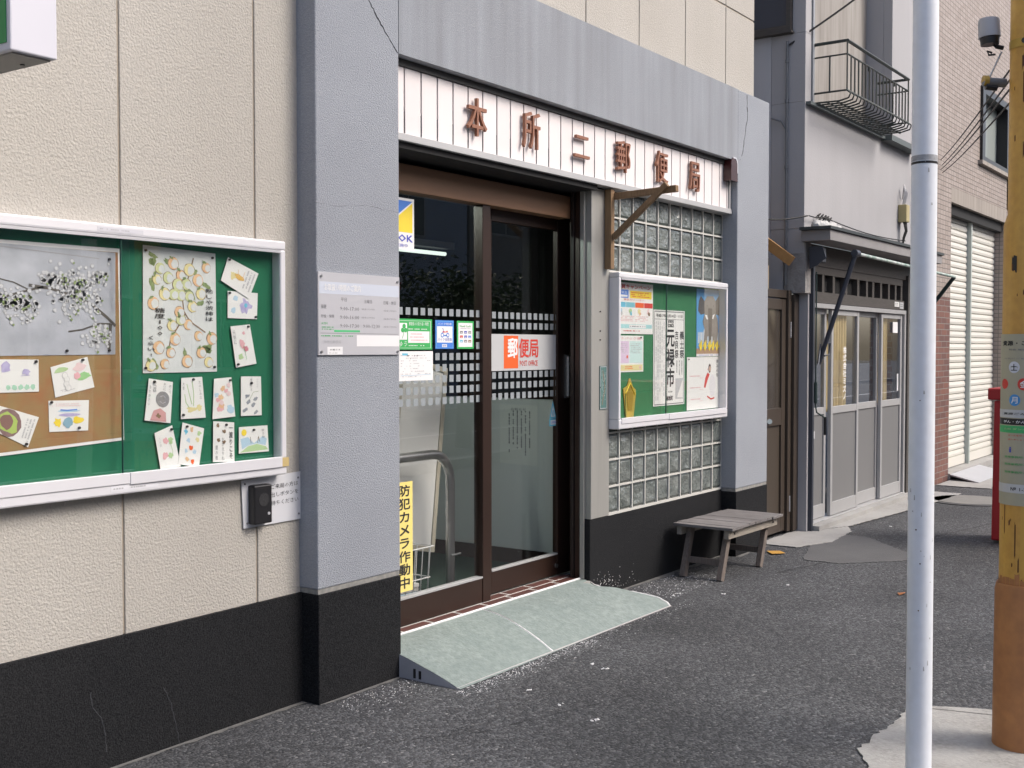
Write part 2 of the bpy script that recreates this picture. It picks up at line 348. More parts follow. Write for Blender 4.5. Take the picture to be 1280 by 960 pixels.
TILER = brick_mat('red_brown_tile', (.20,.085,.06), (.13,.06,.05), (.26,.235,.215), .20, .062, True)

# ------------------------------------------------------------------ ground
mb = MB(); mb.add([(-40,-60,0),(120,-60,0),(120,30,0),(-40,30,0)], [(0,1,2,3)], ASPH)
build('ground', mb, kind='structure')
def sheet_poly(name, pts, z, mat, kind='structure', th=.004, jag=0, **k):
    out = []
    n = len(pts)
    for i in range(n):
        a = Vector(pts[i]); b = Vector(pts[(i+1) % n]); st = 18 if jag else 1
        for j in range(st):
            p = a.lerp(b, j/st); 
            if jag: p += Vector((random.uniform(-jag, jag), random.uniform(-jag, jag)))*.6
            out.append(p)
    mb = MB(); mb.prism([(p.x, p.y, z-th) for p in out], (0,0,th), mat)
    return build(name, mb, kind=kind, **k)
def gp(*uv): return [(PZ(u, v, 0).x, PZ(u, v, 0).y) for u, v in uv]
sheet_poly('tarmac_patch', gp((1003,700),(1050,705),(1100,703),(1160,700),(1128,689),(1085,672),(1050,668),(1015,680)), .004, PATCH, jag=.015)
sheet_poly('concrete_apron', [(7.82,.075),(8.95,.06),(9.0,-.18),(8.75,-.30),(8.2,-.34),(7.83,-.22)], .008, CONC, jag=.012)
sheet_poly('shop_apron', [(8.62,-.03),(11.6,-.03),(11.6,-.42),(10.2,-.33),(9.4,-.25),(8.95,-.20)], .012, CONC, jag=.012)
sheet_poly('concrete_patch', [(4.013,-1.932),(4.546,-1.942),(4.66,-1.99),(5.0,-2.9),(4.2,-3.2),(3.45,-2.9),(3.45,-2.2)], .006, CONCP, jag=.018)
sheet_poly('forecourt_concrete', [(12.2,-.02),(16.5,-.02),(16.5,-.8),(13.0,-.45),(12.2,-.55)], .008, CONC, jag=.02)
sheet_poly('paint_mark', gp((958,690),(975,690),(982,693),(965,694)), .0095, M('orange_mark',(.5,.27,.05),.8), th=.001)
mb = MB(); mb.box(-20, 60, -4.6, -4.45, 0, .12, CONC); build('kerb', mb, kind='structure')
mb = MB(); mb.box(-20, 60, -11.5, -11.35, 0, .12, CONC); build('kerb', mb, kind='structure')
mb = MB(); mb.add([(-20,-8,.004),(60,-8,.004),(60,-7.85,.004),(-20,-7.85,.004)], [(0,1,2,3)], WHITE); build('road_line', mb, kind='structure')
# manhole lid
mo = empty('manhole_cover', (11.17,-.60,0), 'round grey concrete manhole lid set in the asphalt beyond the white pole', 'manhole cover')
mb = MB(); mb.tube([(11.17,-.60,.001),(11.17,-.60,.012)], .33, M('manhole_lid',(.20,.195,.18),.8,var=(8,.5,(.26,.25,.23)),bump=(60,.003,'noise')), 40, smooth=False); build('lid', mb, mo)
mb = MB(); mb.tube([(11.17,-.60,.0005),(11.17,-.60,.008)], .38, M('manhole_ring',(.10,.10,.10),.8), 40, smooth=False); build('ring', mb, mo)
def strip(name, pts, w0, w1, z, mat):
    mb = MB(); a_ = []; 
    for (x0_, y0_), (x1_, y1_) in zip(pts, pts[1:]):
        n_ = max(2, int(math.hypot(x1_-x0_, y1_-y0_)/.04))
        for k in range(n_): a_.append((x0_+(x1_-x0_)*k/n_, y0_+(y1_-y0_)*k/n_))
    a_.append(pts[-1]); vs = []
    for x_, y_ in a_: vs += [(x_, y_, z), (x_+random.uniform(-.004,.004), y_-random.uniform(w0, w1), z)]
    mb.add(vs, [(2*k, 2*k+1, 2*k+3, 2*k+2) for k in range(len(a_)-1)], mat); return build(name, mb, kind='structure')
DUST = M('wall_foot_dust', (.15,.147,.14), .95, var=(14,.7,(.085,.085,.085)), var2=(120,.5,(.22,.215,.20)), bump=(120,.002,'noise'))
strip('dust_line', [(-1.5,.088),(3.277,.088)], .008, .03, .0025, DUST)
strip('dust_line', [(3.285,-.003),(3.76,-.003)], .006, .03, .0025, DUST)
strip('dust_line', [(5.80,.104),(7.26,.104)], .015, .05, .0025, DUST)
strip('dust_line', [(7.27,-.003),(7.80,-.003)], .01, .04, .0025, DUST)
SEAM = M('asphalt_seam', (.028,.028,.029), .9)
strip('asphalt_crack', [(6.9,-.45),(7.6,-.62),(8.3,-.72),(9.2,-.95),(10.4,-1.2)], .003, .010, .0022, SEAM)
strip('asphalt_crack', [(2.9,-.35),(3.4,-.72),(4.1,-.95),(4.6,-1.30),(5.4,-1.42)], .001, .005, .0022, SEAM)
# grit and mortar crumbs
mb = MB()
def crumb(x, y, r, mat, z=0):
    n = random.randint(4, 6); a0 = random.random()*6; h = r*random.uniform(.3, .8)
    p = [(x+math.cos(a0+6.283*i/n)*r*random.uniform(.6,1.1), y+math.sin(a0+6.283*i/n)*r*random.uniform(.6,1.1), z) for i in range(n)]
    mb.add(p+[(x, y, z+h)], [(i, (i+1) % n, n) for i in range(n)], mat)
for i in range(1100):
    t = random.random(); x = 3.72+t*2.15; y = -.335-abs(random.gauss(0, .05))
    if random.random() < .75 and t > .5: continue
    crumb(x, y, random.uniform(.0012, .004), CAULK)
for i in range(300):
    crumb(random.uniform(3.3,3.85), -.03-abs(random.gauss(0,.12)) - (.3 if False else 0), random.uniform(.0012,.0035), CAULK)
for i in range(420):
    crumb(random.uniform(5.85,6.6), random.uniform(-.25,.06), random.uniform(.0015,.005), CAULK if random.random()<.6 else CONCP)
for i in range(700):
    crumb(random.uniform(2,12), random.uniform(-2.6,0), random.uniform(.0015,.004), CONCP)
for u, v in ((741,830),(756,836),(663,862),(847,742),(842,744),(1113,658),(743,900),(700,880),(880,690),(905,742),(985,731)):
    p = PZ(u, v, 0)
    for k in range(5): crumb(p.x+random.uniform(-.015,.015), p.y+random.uniform(-.01,.01), random.uniform(.004,.009), CAULK)
for i in range(130):
    x = 5.56+abs(random.gauss(0,.20)); z = abs(random.gauss(0,.05))
    y_ = .1035; n_ = random.randint(4,6); r_ = random.uniform(.001,.004)
    mb.add([(x+math.cos(6.28*k/n_)*r_*random.uniform(.5,1.2), y_, z+.02+math.sin(6.28*k/n_)*r_*random.uniform(.5,1.4)) for k in range(n_)], [tuple(range(n_))], CAULK)
build('grit', mb, kind='stuff', label='pale mortar crumbs and grit scattered on the asphalt', cat='grit')
p = PZ(1127,743,0); mb = MB()
mb.add([(p.x-.045,p.y,.004),(p.x-.01,p.y-.022,.012),(p.x+.05,p.y-.008,.006),(p.x+.03,p.y+.02,.003),(p.x-.01,p.y+.022,.01)], [(0,1,2,3,4)], M('dry_leaf',(.33,.13,.05),.8))
build('fallen_leaf', mb, label='dry orange-brown leaf lying on the asphalt left of the white pole', cat='leaf')

# ------------------------------------------------------------------ post office
PO = empty('post_office_building', (3.0,.10,0), 'post office with beige stucco walls, grey portal frame and black base course', 'building')
WY, XE = .103, 7.765
LT, LB = 3.163, 2.683                       # lintel top and bottom
GR = [3.055+.605*k for k in range(-8, 8)]   # joints of the stucco panels
for i, g in enumerate(GR):                  # each stucco panel is a piece; 12 mm open joints
    a, b = g+.005, (GR[i+1] if i+1 < len(GR) else XE)-.005
    if b > XE or a > 7.28: b = XE
    z0 = .44 if a < 3.2 else LT-.03
    for q0, q1 in ((z0, 3.735), (3.747, 6.6)):
        mb = MB(); x0, x1 = a, b
        if q0 < 1 and x0 < 3.28 < x1: x1 = 3.30
        if q0 > 3 or x0 < 3.28:
            mb.box(x0, x1, WY, WY+.03, q0, q1, STUCCO); build('wall_panel', mb, PO, bevel=.003)
JOINT = M('panel_joint',(.36,.315,.26),.9,bump=(85,.003,'noise'))
B('wall_backing', PO, [(-1.8,3.6,WY+.006,.30,.1,LT+.1),(-1.8,XE-.002,WY+.006,.6,LT-.04,6.59)], JOINT)
B('side_wall', PO, [(7.55,7.79,.11,8,0,LT),(XE-.05,XE-.001,.135,8,LT,6.6)], PLASTD)
B('parapet_cap', PO, [(-1.8,XE+.02,.08,.4,6.6,6.7)], CONC)
# base course (proud of the stucco)
B('base_course', PO, [(-1.8,3.279,.088,.30,0,.443)], BLACKST, label='black terrazzo base course left of the entrance')
PA0, PA1, PB0, PB1 = 3.280, 3.780, 7.268, 7.804
mb = MB(); mb.box(PA0, PA1, 0, .45, .462, 5.2, MORTAR); build('pillar', mb, PO, bevel=.006, label='grey mortar pillar left of the door')
mb = MB(); mb.box(PB0, PB1, 0, .45, .462, LT, MORTAR); build('pillar', mb, PO, bevel=.006, label='grey mortar pillar right of the glass blocks')
mb = MB(); mb.box(PA0, PA1, -.003, .45, 0, .443, BLACKST); build('pillar_base', mb, PO, bevel=.004)
mb = MB(); mb.box(PB0, PB1, -.003, .45, 0, .443, BLACKST); build('pillar_base', mb, PO, bevel=.004)
for a, b in ((PA0, PA1), (PB0, PB1)):
    mb = MB(); mb.box(a+.004, b-.004, .003, .44, .443, .462, CAPST); build('pillar_cap_strip', mb, PO)
# portal lintel; it rises over the left pillar out of the picture
mb = MB(); mb.box(PA1+.0005, PB0-.0005, 0, .45, LB, LT, LINTEL); build('lintel', mb, PO)
CRK = M('crack_filler', (.14,.14,.145), .9)
def crack(pts, y, wd, mat, parent=PO, name='crack'):
    q = []
    for a, b in zip(pts, pts[1:]):
        for j in range(6): q.append((a[0]+(b[0]-a[0])*j/6+random.uniform(-1,1)*.7, a[1]+(b[1]-a[1])*j/6+random.uniform(-1,1)*.7))
    q.append(pts[-1]); P = [PY(u, v, y) for u, v in q]; mb = MB()
    for a, b in zip(P, P[1:]):
        mb.tube([a, b], wd*random.uniform(.6,1.3), mat, 4, smooth=False)
    build(name, mb, parent)
crack([(455,-15),(463,5),(473,24),(483,42),(497,66)], 0, .003, CRK)
crack([(934,119),(934,150),(931,172),(927,195)], 0, .0035, CRK)
crack([(925,200),(926,199)], 0, .001, CRK)
crack([(394,252),(420,258),(455,256),(498,266)], .0005, .0012, M('fine_crack',(.22,.225,.235),.9))
FC = M('efflorescence',(.075,.078,.085),.9)
crack([(113,865),(116,885),(127,897),(131,915),(133,940)], .088, .0012, FC)
crack([(205,860),(214,880),(222,915),(225,930)], .088, .0012, FC)
# doorway: soffit, black return, dull steel column, base under the glass blocks
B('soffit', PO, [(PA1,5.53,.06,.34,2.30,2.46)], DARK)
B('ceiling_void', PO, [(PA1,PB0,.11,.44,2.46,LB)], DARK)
B('base_course', PO, [(5.531,PB0,.104,.225,0,.455)], BLACKST, bevel=.004, label='black terrazzo base under the glass blocks')
mb = MB(); mb.box(5.535, 5.735, .1, .135, .458, 2.32, COLM); mb.box(5.532,5.56,.136,.2,.458,2.3,COLM); sc = build('steel_column', mb, PO, bevel=.003, label='dull stainless column between door and glass blocks')
mb = MB()
for z in (1.32+.2, 1.63, 1.47, 1.2): mb.tube([(5.628,.0995,z),(5.628,.0945,z)], .004, BLACKP, 8)
build('screw', mb, PO, kind='stuff')
s = Sheet(RC(5.622,5.700,1.075,1.322,.0985)); s.base(TEAL, .003); s.line([(.05,.02),(.95,.02),(.95,.98),(.05,.98),(.05,.02)], .004, ALU)
s.fine(.2,.1,.8,.9,5,PAPER,vert=True,dens=.5,th=.2); s.line([(.3,.1),(.7,.5),(.4,.9)], .006, BRNW, 1)
s.done('key_plate', PO, label='narrow teal plate set in the steel column')
# glass-block window: ten columns, blocks 145 mm on a 158 mm pitch
GB = empty('x', (0,0,0), None, None); bpy.data.objects.remove(GB)
gx0, gp_, gz0 = 5.8670-.158, .1575, .468
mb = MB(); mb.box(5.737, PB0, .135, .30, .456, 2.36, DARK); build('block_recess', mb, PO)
W2 = MB(); Z0 = .464
W2.box(5.7355, 7.282-.015, .107, .15, .4555, Z0+.006, GROUT)
cols = [5.709+.1573*k for k in range(11)]; rows = [.466+.1555*k for k in range(13)]
for k in range(1, 11): W2.box(cols[k]-.0052, cols[k]+.0052 if k < 10 else 7.2675, .1070, .15, .47, 2.36, GROUT)
for r in rows[1:]: W2.box(5.7365, 7.2665, .1078, .149, r-.0052, r+.0052, GROUT)
gw = build('grout_grid', W2, PO, label='white grout grid of the glass-block window')
# one block: pillowed face with a shallow rim
def block_mesh(wd, ht):
    mb = MB(); a = wd/2; h = ht/2; pts = []; n = 10
    for j in range(n+1):
        for i in range(n+1):
            x = -a+wd*i/n; z = -h+ht*j/n; e = min(i, n-i, j, n-j)
            pts.append((x, (.012 if e == 0 else .004 if e == 1 else .006+.002*math.sin(i*2.1)*math.cos(j*1.3)), z))
    fs = [(j*(n+1)+i, j*(n+1)+i+1, (j+1)*(n+1)+i+1, (j+1)*(n+1)+i) for j in range(n) for i in range(n)]
    mb.add(pts, fs, GLASSB, True)
    me = bpy.data.meshes.new('glass_block'); me.from_pydata(mb.v, [], mb.f); me.materials.append(GLASSB); me.materials.append(GLASSR)
    me.polygons.foreach_set('material_index', [1 if (q % n in (0, n-1) or q//n in (0, n-1)) else 0 for q in range(n*n)])
    me.polygons.foreach_set('use_smooth', mb.sm); me.update(); return me
bm_full = block_mesh(.146, .144)
for r in range(12):
    for k in range(10):
        if k == 0:
            me = bm0 = bpy.data.meshes.get('glass_block_cut') or block_mesh(.124, .144); me.name = 'glass_block_cut'
            inst('glass_block', me, (5.798,.108,rows[r]+.0777), gw)
        else: inst('glass_block', bm_full, ((cols[k]+cols[k+1])/2,.108,rows[r]+.0777), gw)
ORG[gw] = Vector((3.0,.10,0))
# threshold with brown tiles
TZ = .120
B('threshold', PO, [(PA1,5.531,.10,.60,0,TZ-.008),(5.5312,5.72,.31,.60,0,TZ-.009)], CONC)
k = 0; x = 3.80
while x < 5.50:
    B('threshold_tile', PO, [(x, min(x+.205,5.526), .170, .240, TZ-.01, TZ)], TILE, bevel=.002)
    if x > 4.6: B('threshold_tile', PO, [(x+.05, min(x+.255,5.56), .252, .312, TZ-.01, TZ)], TILE, bevel=.002)
    x += .222
B('tile_joint', PO, [(PA1,5.530,.160,.3205,TZ-.02,TZ-.0015)], GROUT)
# door frame and fixed light
B('door_header', PO, [(PA1,5.5305,.235,.315,2.152,2.276)], HEADER, bevel=.003)
B('door_header_rear', PO, [(PA1,5.72,.3152,.40,2.165,2.46)], BRONZE)
B('mullion', PO, [(4.713,4.780,.246,.305,TZ,2.152)], BRONZE, bevel=.003)
B('bottom_rail', PO, [(PA1,4.713,.250,.29,TZ,.245)], BRONZE, bevel=.003)
B('rail_trim', PO, [(PA1,4.713,.247,.29,.2455,.254)], TRIM)
for x0, x1, y0, y1, mt in ((5.518,5.531,.139,.165,COLM),(5.523,5.531,.172,.200,BRONZE),(5.516,5.531,.205,.226,M('jamb_groove',(.02,.012,.01),.5))):
    B('door_jamb', PO, [(x0,x1,y0,y1,TZ,2.30)], mt, bevel=.002)
B('jamb_pocket', PO, [(5.72,5.76,.14,.42,0,2.5)], BRONZE)
B('glazing', PO, [(PA1,4.713,.268,.272,.254,2.152)], GLASSD)
# sliding leaf
dl = B('door', PO, [(5.530,5.665,.322,.355,TZ+.002,2.164),(4.83,4.893,.322,.355,TZ+.002,2.164),(4.893,5.530,.323,.354,2.090,2.163),(4.893,5.530,.323,.354,TZ+.003,.240)], BRONZE, bevel=.003, label='sliding glass door leaf with bronze frame')
B('door_rail_trim', dl, [(4.893,5.530,.319,.354,.2405,.249)], TRIM)
B('door_glass', dl, [(4.893,5.530,.335,.340,.249,2.090)], GLASSD)
h_ = PY(710,450,.31); mb = MB(); mb.tube([(h_.x,.308,1.375),(h_.x,.308,1.145)], .012, STEEL, 10); mb.box(h_.x-.018,h_.x+.018,.311,.322,1.135,1.385,STEEL); build('handle', mb, dl)
mb = MB(); q = PY(695,707,.3225); mb.tube([q, q-Vector((0,.006,0))], .014, STEEL, 14); build('lock', mb, dl)
# frosted squares
YG = .2675; YL = .3343
kG = (YG+3.25)/(.237+3.25); kL = (YL+3.25)/(.3083+3.25)
def RK(x0, x1, z0, z1, y, k): return RC(x0*k, x1*k, 1.43+(z0-1.43)*k, 1.43+(z1-1.43)*k, y)
def dots(y, xs, zs, name, parent, skip=lambda x, z: False):
    mb = MB()
    for x in xs:
        for z in zs:
            if skip(x, z): continue
            mb.box(x-.0165, x+.0165, y-.0008, y, z-.0175, z+.0175, DOTM)
    build(name, mb, parent, kind='stuff', label='band of small frosted squares stuck on the glass')
zsL = [1.597-.0535*k for k in range(9)]; xsL = [4.660-.0545*k for k in range(17)]
dots(YG+.0002, [q*kG for q in xsL], [1.43+(q-1.43)*kG for q in zsL], 'frosted_squares', PO, lambda x, z: (1.40 < z < 1.58 and x < 4.67) )
dots(YL+.0002, [(4.894+.0555*k)*kL for k in range(12)], [1.43+(q-1.43)*kL for q in (1.597,1.543,1.28,1.225,1.168)], 'frosted_squares', dl)

def glass_sign(u0, v0, u1, v1, y, w_m=None):
    a = PY(u0, v0, y); b = PY(u1, v1, y)
    x0 = a.x if w_m is None else b.x-w_m
    return Sheet(RC(x0, b.x, b.z, a.z, y))
# post office sign on the sliding leaf
s = Sheet(RK(4.866,5.490,1.303,1.498,YL,kL)); s.base(LGREY, .0008)
s.rect(.185,.06,.40,.96,ORANGE); s.text('郵',.245,.36,.385,.88,WHITE,2,bold=.03,res=2); s.text('便局',.415,.36,.71,.88,RED,2,bold=.02,res=2); s.text('POST OFFICE',.425,.12,.70,.27,RED,2,bold=.01)
s.done('post_office_sign', dl, label='grey panel with red and orange POST OFFICE lettering')
# security sticker
s = Sheet(RK(3.925,4.160,1.879,2.118,YG,kG)); s.base(WHITE, .0008)
s.poly([(.05,.95),(.95,.95),(.05,.38)], BLU); s.poly([(.05,.34),(.95,.92),(.95,.34)], YEL); s.text('ALSOK',.03,.16,.95,.29,DBLU,1,bold=.03); s.text('警備実施中',.2,.05,.8,.12,DBLU,1)
s.done('sticker', PO, label='yellow and blue security sticker at the pane\'s upper left')
s = glass_sign(530, 399, 540, 437, YG, .36); s.base(GRN, .0008); s.rect(.03,.05,.97,.94,WHITE); s.rect(.04,.06,.96,.93,GRN,1)
s.rect(.50,.22,.94,.60,WHITE,2); s.text('郵便局のお取り扱い時間',.52,.78,.92,.90,WHITE,2); s.fine(.5,.64,.92,.70,1,WHITE,2); s.fine(.54,.26,.9,.56,3,PNK,3,th=.3); s.fine(.5,.10,.92,.16,1,WHITE,2)
s.rect(.30,.32,.48,.86,WHITE,2)
for a, b in ((.42,.76),(.39,.63),(.45,.63)): s.ell(a, b, .012, GRN, 3, ry=.011)
s.line([(.42,.6),(.40,.45),(.38,.36)], .003, GRN, 3); s.text('ゆう',.32,.10,.48,.27,WHITE,3)
s.done('sticker', PO, label='green service-hours sticker with a clover')
s = glass_sign(544, 400, 567, 436, YG); s.base(BLU, .0008); s.rect(.04,.03,.96,.97,CYN); s.rect(.06,.04,.94,.96,BLU,1); s.rect(.08,.22,.92,.79,WHITE,2); s.text('バイク駐車',.12,.83,.88,.91,WHITE,2)
for a in (.36,.66): s.ell(a,.48,.012,BLU,3); s.ell(a,.48,.007,WHITE,4)
s.line([(.36,.48),(.5,.46),(.66,.48)], .006, BLU, 3); s.poly([(.36,.56),(.66,.58),(.64,.64),(.52,.60),(.40,.64)], RED, 3); s.line([(.40,.56),(.42,.68),(.36,.72)], .003, DBLU, 4)
s.text('バイク自賠責',.12,.27,.88,.38,DBLU,3); s.rect(.35,.06,.62,.16,WHITE,2); s.text('保険',.38,.08,.58,.14,DBLU,3)
s.done('sticker', PO, label='blue sticker with a motor scooter')
s = glass_sign(571, 401, 592, 436, YG); s.base(GRN, .0008); s.rect(.08,.07,.92,.93,WHITE); s.text('Need Cash?',.16,.78,.84,.85,GRN,1,bold=.02); s.fine(.2,.72,.8,.75,1,INKG,1)
for r_, cs in enumerate(((INKG,DBLU,INKG),(RED,DBLU,BLU),(CYN,INKG,BRNW))):
    for c_, m_ in enumerate(cs): s.rect(.17+.25*c_, .53-.16*r_+.02, .34+.25*c_, .64-.16*r_, m_, 1); s.rect(.20+.25*c_, .57-.16*r_, .31+.25*c_, .59-.16*r_, WHITE, 2)
s.done('sticker', PO, label='green and white cash card sticker')
s = glass_sign(520, 439, 541, 475, YG, .34); s.base(WHITE, .0008); s.fine(.3,.1,.95,.9,9,INKL,1,dens=.5,th=.25); s.rect(.33,.86,.45,.93,CYN,1); s.fine(.4,.6,.9,.9,3,INKG,1,dens=.15); s.line([(.3,.18),(.95,.2)], .002, LBLU, 1)
s.done('sticker', PO, label='white notice card below the green sticker')
# yellow vertical camera notice
s = Sheet([PY(493,601,YG), PY(515.5,601,YG), PY(515.5,737,YG), PY(493,741,YG)]); s.c[0].z = s.c[1].z; s.c[0].x = s.c[3].x = s.c[1].x-.12; s.c[3].z = s.c[2].z; s.c[2].x = s.c[1].x
s.W = .12; s.base(YELP, .0008); s.vtext('防犯カメラ作動中', .16, .02, .84, .98, INK, 1, bold=.03, gap=.16, res=2)
s.done('sticker', PO, label='yellow vertical security camera sticker')
# water-drop reminders on the leaf
a = PY(691,512,YL)
s = Sheet(RC(a.x-.035,a.x+.035,a.z-.05,a.z+.05,YL)); s.mb.prism([s.P(0,0,0),s.P(1,0,0),s.P(.5,1,0)], (0,-.0008,0), CYN); s.k = 3; s.poly([(.2,.1),(.8,.1),(.5,.75)], WHITE); s.text('AED',.36,.15,.64,.45,CYN,1,bold=.02)
s.done('sticker', dl, label='blue triangle sticker')
a = PY(692,528,YL); s = Sheet(RC(a.x-.045,a.x+.03,a.z-.02,a.z+.022,YL)); s.base(CYN, .0008); s.rect(.15,.2,.95,.8,WHITE); s.text('公衆無線',.2,.3,.9,.7,BLU,1); s.done('sticker', dl, label='small blue label sticker')

# interior
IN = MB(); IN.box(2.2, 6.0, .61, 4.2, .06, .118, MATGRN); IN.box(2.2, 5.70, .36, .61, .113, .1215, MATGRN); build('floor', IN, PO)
B('interior_wall', PO, [(2.2,6.4,4.2,4.3,0,3),(2.1,2.2,.32,4.2,0,3),(6.4,6.5,.32,4.2,0,3),(2.2,6.4,.32,4.2,2.6,2.62)], M('dim_interior_wall',(.016,.016,.017),.9))  # the room's darkness is put into a near-black wall colour
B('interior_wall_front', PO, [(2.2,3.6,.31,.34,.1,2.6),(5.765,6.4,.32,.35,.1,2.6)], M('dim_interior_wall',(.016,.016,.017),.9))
pt = B('windbreak_panel', PO, [(5.702,5.719,.42,1.40,.205,1.12)], PANELW, bevel=.004)
B('panel_skirting', PO, [(5.698,5.7195,.418,1.41,.10,.2045)], M('brown_skirting',(.05,.03,.025),.5))
B('panel_cap', PO, [(5.698,5.7195,.418,1.41,1.1205,1.14)], BRONZE)
# things inside
s = Sheet([PX(625,505,5.7013),PX(672,507,5.7013),PX(672,583,5.7013),PX(625,578,5.7013)], n=(-1,0,0)); s.base(M('inside_paper',(.88,.88,.84),.8), .001); s.fine(.2,.15,.85,.9,6,INKG,1,vert=True,th=.3)
s.text('お知らせ',.3,.9,.7,.95,INKG)
s.done('notice_sheet', label='white notice with vertical handwriting taped inside the sliding door', cat='notice')
lb = empty('leaning_board', (4.8,.62,.42), 'white board in a beige frame leaning behind the fixed glass pane', 'board')
BL = Vector((4.42,.66,.40)); ax = Vector((.195,.06,.98)).normalized(); rx = Vector((.98,0,-.195)).normalized()
nn = rx.cross(ax).normalized()
tf = Matrix.Translation(BL) @ Matrix((rx, nn, ax)).transposed().to_4x4()
mb = MB(); mb.box(.03,.37,-.008,.008,.03,.98,PANELW,tf); build('panel', mb, lb)
mb = MB()
for b_ in ((0,.03,-.015,.015,0,1.01),(.37,.40,-.015,.015,0,1.01),(.03,.37,-.015,.015,0,.03),(.03,.37,-.015,.015,.98,1.01)): mb.box(*b_, BEIGEF, tf)
build('frame', mb, lb, bevel=.002)
mb = MB(); mb.box(.03,.37,-.0095,-.0085,.80,.95,LBLU,tf); mb.box(.03,.37,-.0098,-.0086,.70,.78,LYEL,tf); build('printed_band', mb, lb)
rl = empty('handrail', (4.9,.52,.1), 'stainless steel hoop handrail standing inside the glass', 'handrail')
mb = MB(); y = .52; cpts = [(4.0,y,.872),(4.64,y,.872)]
for k in range(1, 7):
    t = math.pi/2*k/6; cpts.append((4.64+.15*math.sin(t), y, .722+.15*math.cos(t)))
cpts.append((4.79,y,.098)); mb.tube(cpts, .025, STEEL, 14); build('tube', mb, rl)
mb = MB(); mb.tube([(4.79,y,.09),(4.79,y,.10)], .045, STEEL, 16); mb.tube([(4.765,y-.03,.33),(4.84,y-.03,.33)], .006, STEEL, 6); build('fixing', mb, rl)
# wire rack with newspapers
wr = empty('wire_rack', (4.3,.46,.1), 'white wire magazine rack standing inside behind the yellow sticker', 'rack')
mb = MB(); X0, X1, Y0, Y1, ZB, ZT = 4.02, 4.42, .38, .62, .13, .44
for z, e in ((ZB,.0),((ZB+ZT)/2,.012),(ZT,.025)):
    mb.tube([(X0-e,Y0-e,z),(X1+e,Y0-e,z),(X1+e,Y1+e,z),(X0-e,Y1+e,z),(X0-e,Y0-e,z)], .0035, WHITE, 6)
build('rim', mb, wr)
mb = MB()
for k in range(8):
    x = X0+(X1-X0)*k/7; mb.tube([(x,Y0-.025,ZT),(x,Y0,ZB),(x,Y1,ZB),(x,Y1+.025,ZT)], .0028, WHITE, 5)
for k in range(4):
    yy = Y0+(Y1-Y0)*k/3; mb.tube([(X1+.025,yy,ZT),(X1,yy,ZB),(X0,yy,ZB)], .0028, WHITE, 5)
build('wires', mb, wr, kind='stuff')
NEWS = M('newsprint', (.50,.49,.47), .9, var=(40,.6,(.36,.36,.37)))
z = ZB+.005
for k in range(6):
    mb = MB(); h = .022; a_ = random.uniform(-.06,.06); tf = Matrix.Translation((4.24,.50,z)) @ Matrix.Rotation(a_,4,'Z') @ Matrix.Rotation(R(3),4,'Y')
    mb.box(-.16,.15,-.10,.10,0,h*.9,[NEWS,PNK,NEWS,LBLU,NEWS,PAPER][k],tf)
    build('newspaper', mb, org=(4.24,.50,z), bevel=.004, label=['grey newspaper at the bottom of the wire rack','pink-edged newspaper second from the bottom in the rack','grey newspaper third from the bottom in the rack','pale blue newspaper fourth from the bottom in the rack','grey newspaper just under the top one in the rack','white newspaper on top of the pile in the rack'][k], cat='newspaper', group='newspapers in the wire rack'); z += h
LAMPM = bpy.data.materials.new('fill_tube'); LAMPM.use_nodes = True; LAMPM.node_tree.nodes['Principled BSDF'].inputs['Emission Color'].default_value = (.85,1,.9,1); LAMPM.node_tree.nodes['Principled BSDF'].inputs['Emission Strength'].default_value = 62.0
LAMPW = LAMPM.copy(); LAMPW.name = 'dim_lit_tube'; LAMPW.node_tree.nodes['Principled BSDF'].inputs['Emission Strength'].default_value = .75
for i, (x_, y_, z_, l_, lab) in enumerate(((5.43,1.25,2.01,.24,'lit fluorescent ceiling lamp nearest the door, seen through the fixed pane'),(5.9,2.2,2.35,.5,'lit fluorescent ceiling lamp at the back, seen in the upper right glass'),(4.30,.85,2.25,.42,'added fill lamp hidden behind the left pillar to brighten the interior'))):  # the last lamp is unseen, added to brighten the panel and board
    lm = empty('ceiling_lamp', (x_,y_,z_), lab, 'lamp'); mb = MB(); mb.tube([(x_-l_,y_,z_),(x_+l_,y_,z_)], .016 if i else .012, LAMPM if i == 2 else LAMPW, 10); build('tube', mb, lm); B('housing', lm, [(x_-l_-.03,x_+l_+.03,y_-.05,y_+.05,z_+.03,z_+.07)], M('lamp_housing',(.10,.10,.10),.6))
# interior counter so the room reads as a room
ct = empty('counter', (4.9,2.9,.1), 'dim service counter at the back of the post office', 'counter')
B('body', ct, [(3.4,6.2,2.7,3.2,.095,1.0)], M('counter_front',(.20,.17,.13),.6)); B('top', ct, [(3.35,6.25,2.62,3.25,1.0,1.04)], M('counter_top',(.35,.33,.30),.4))

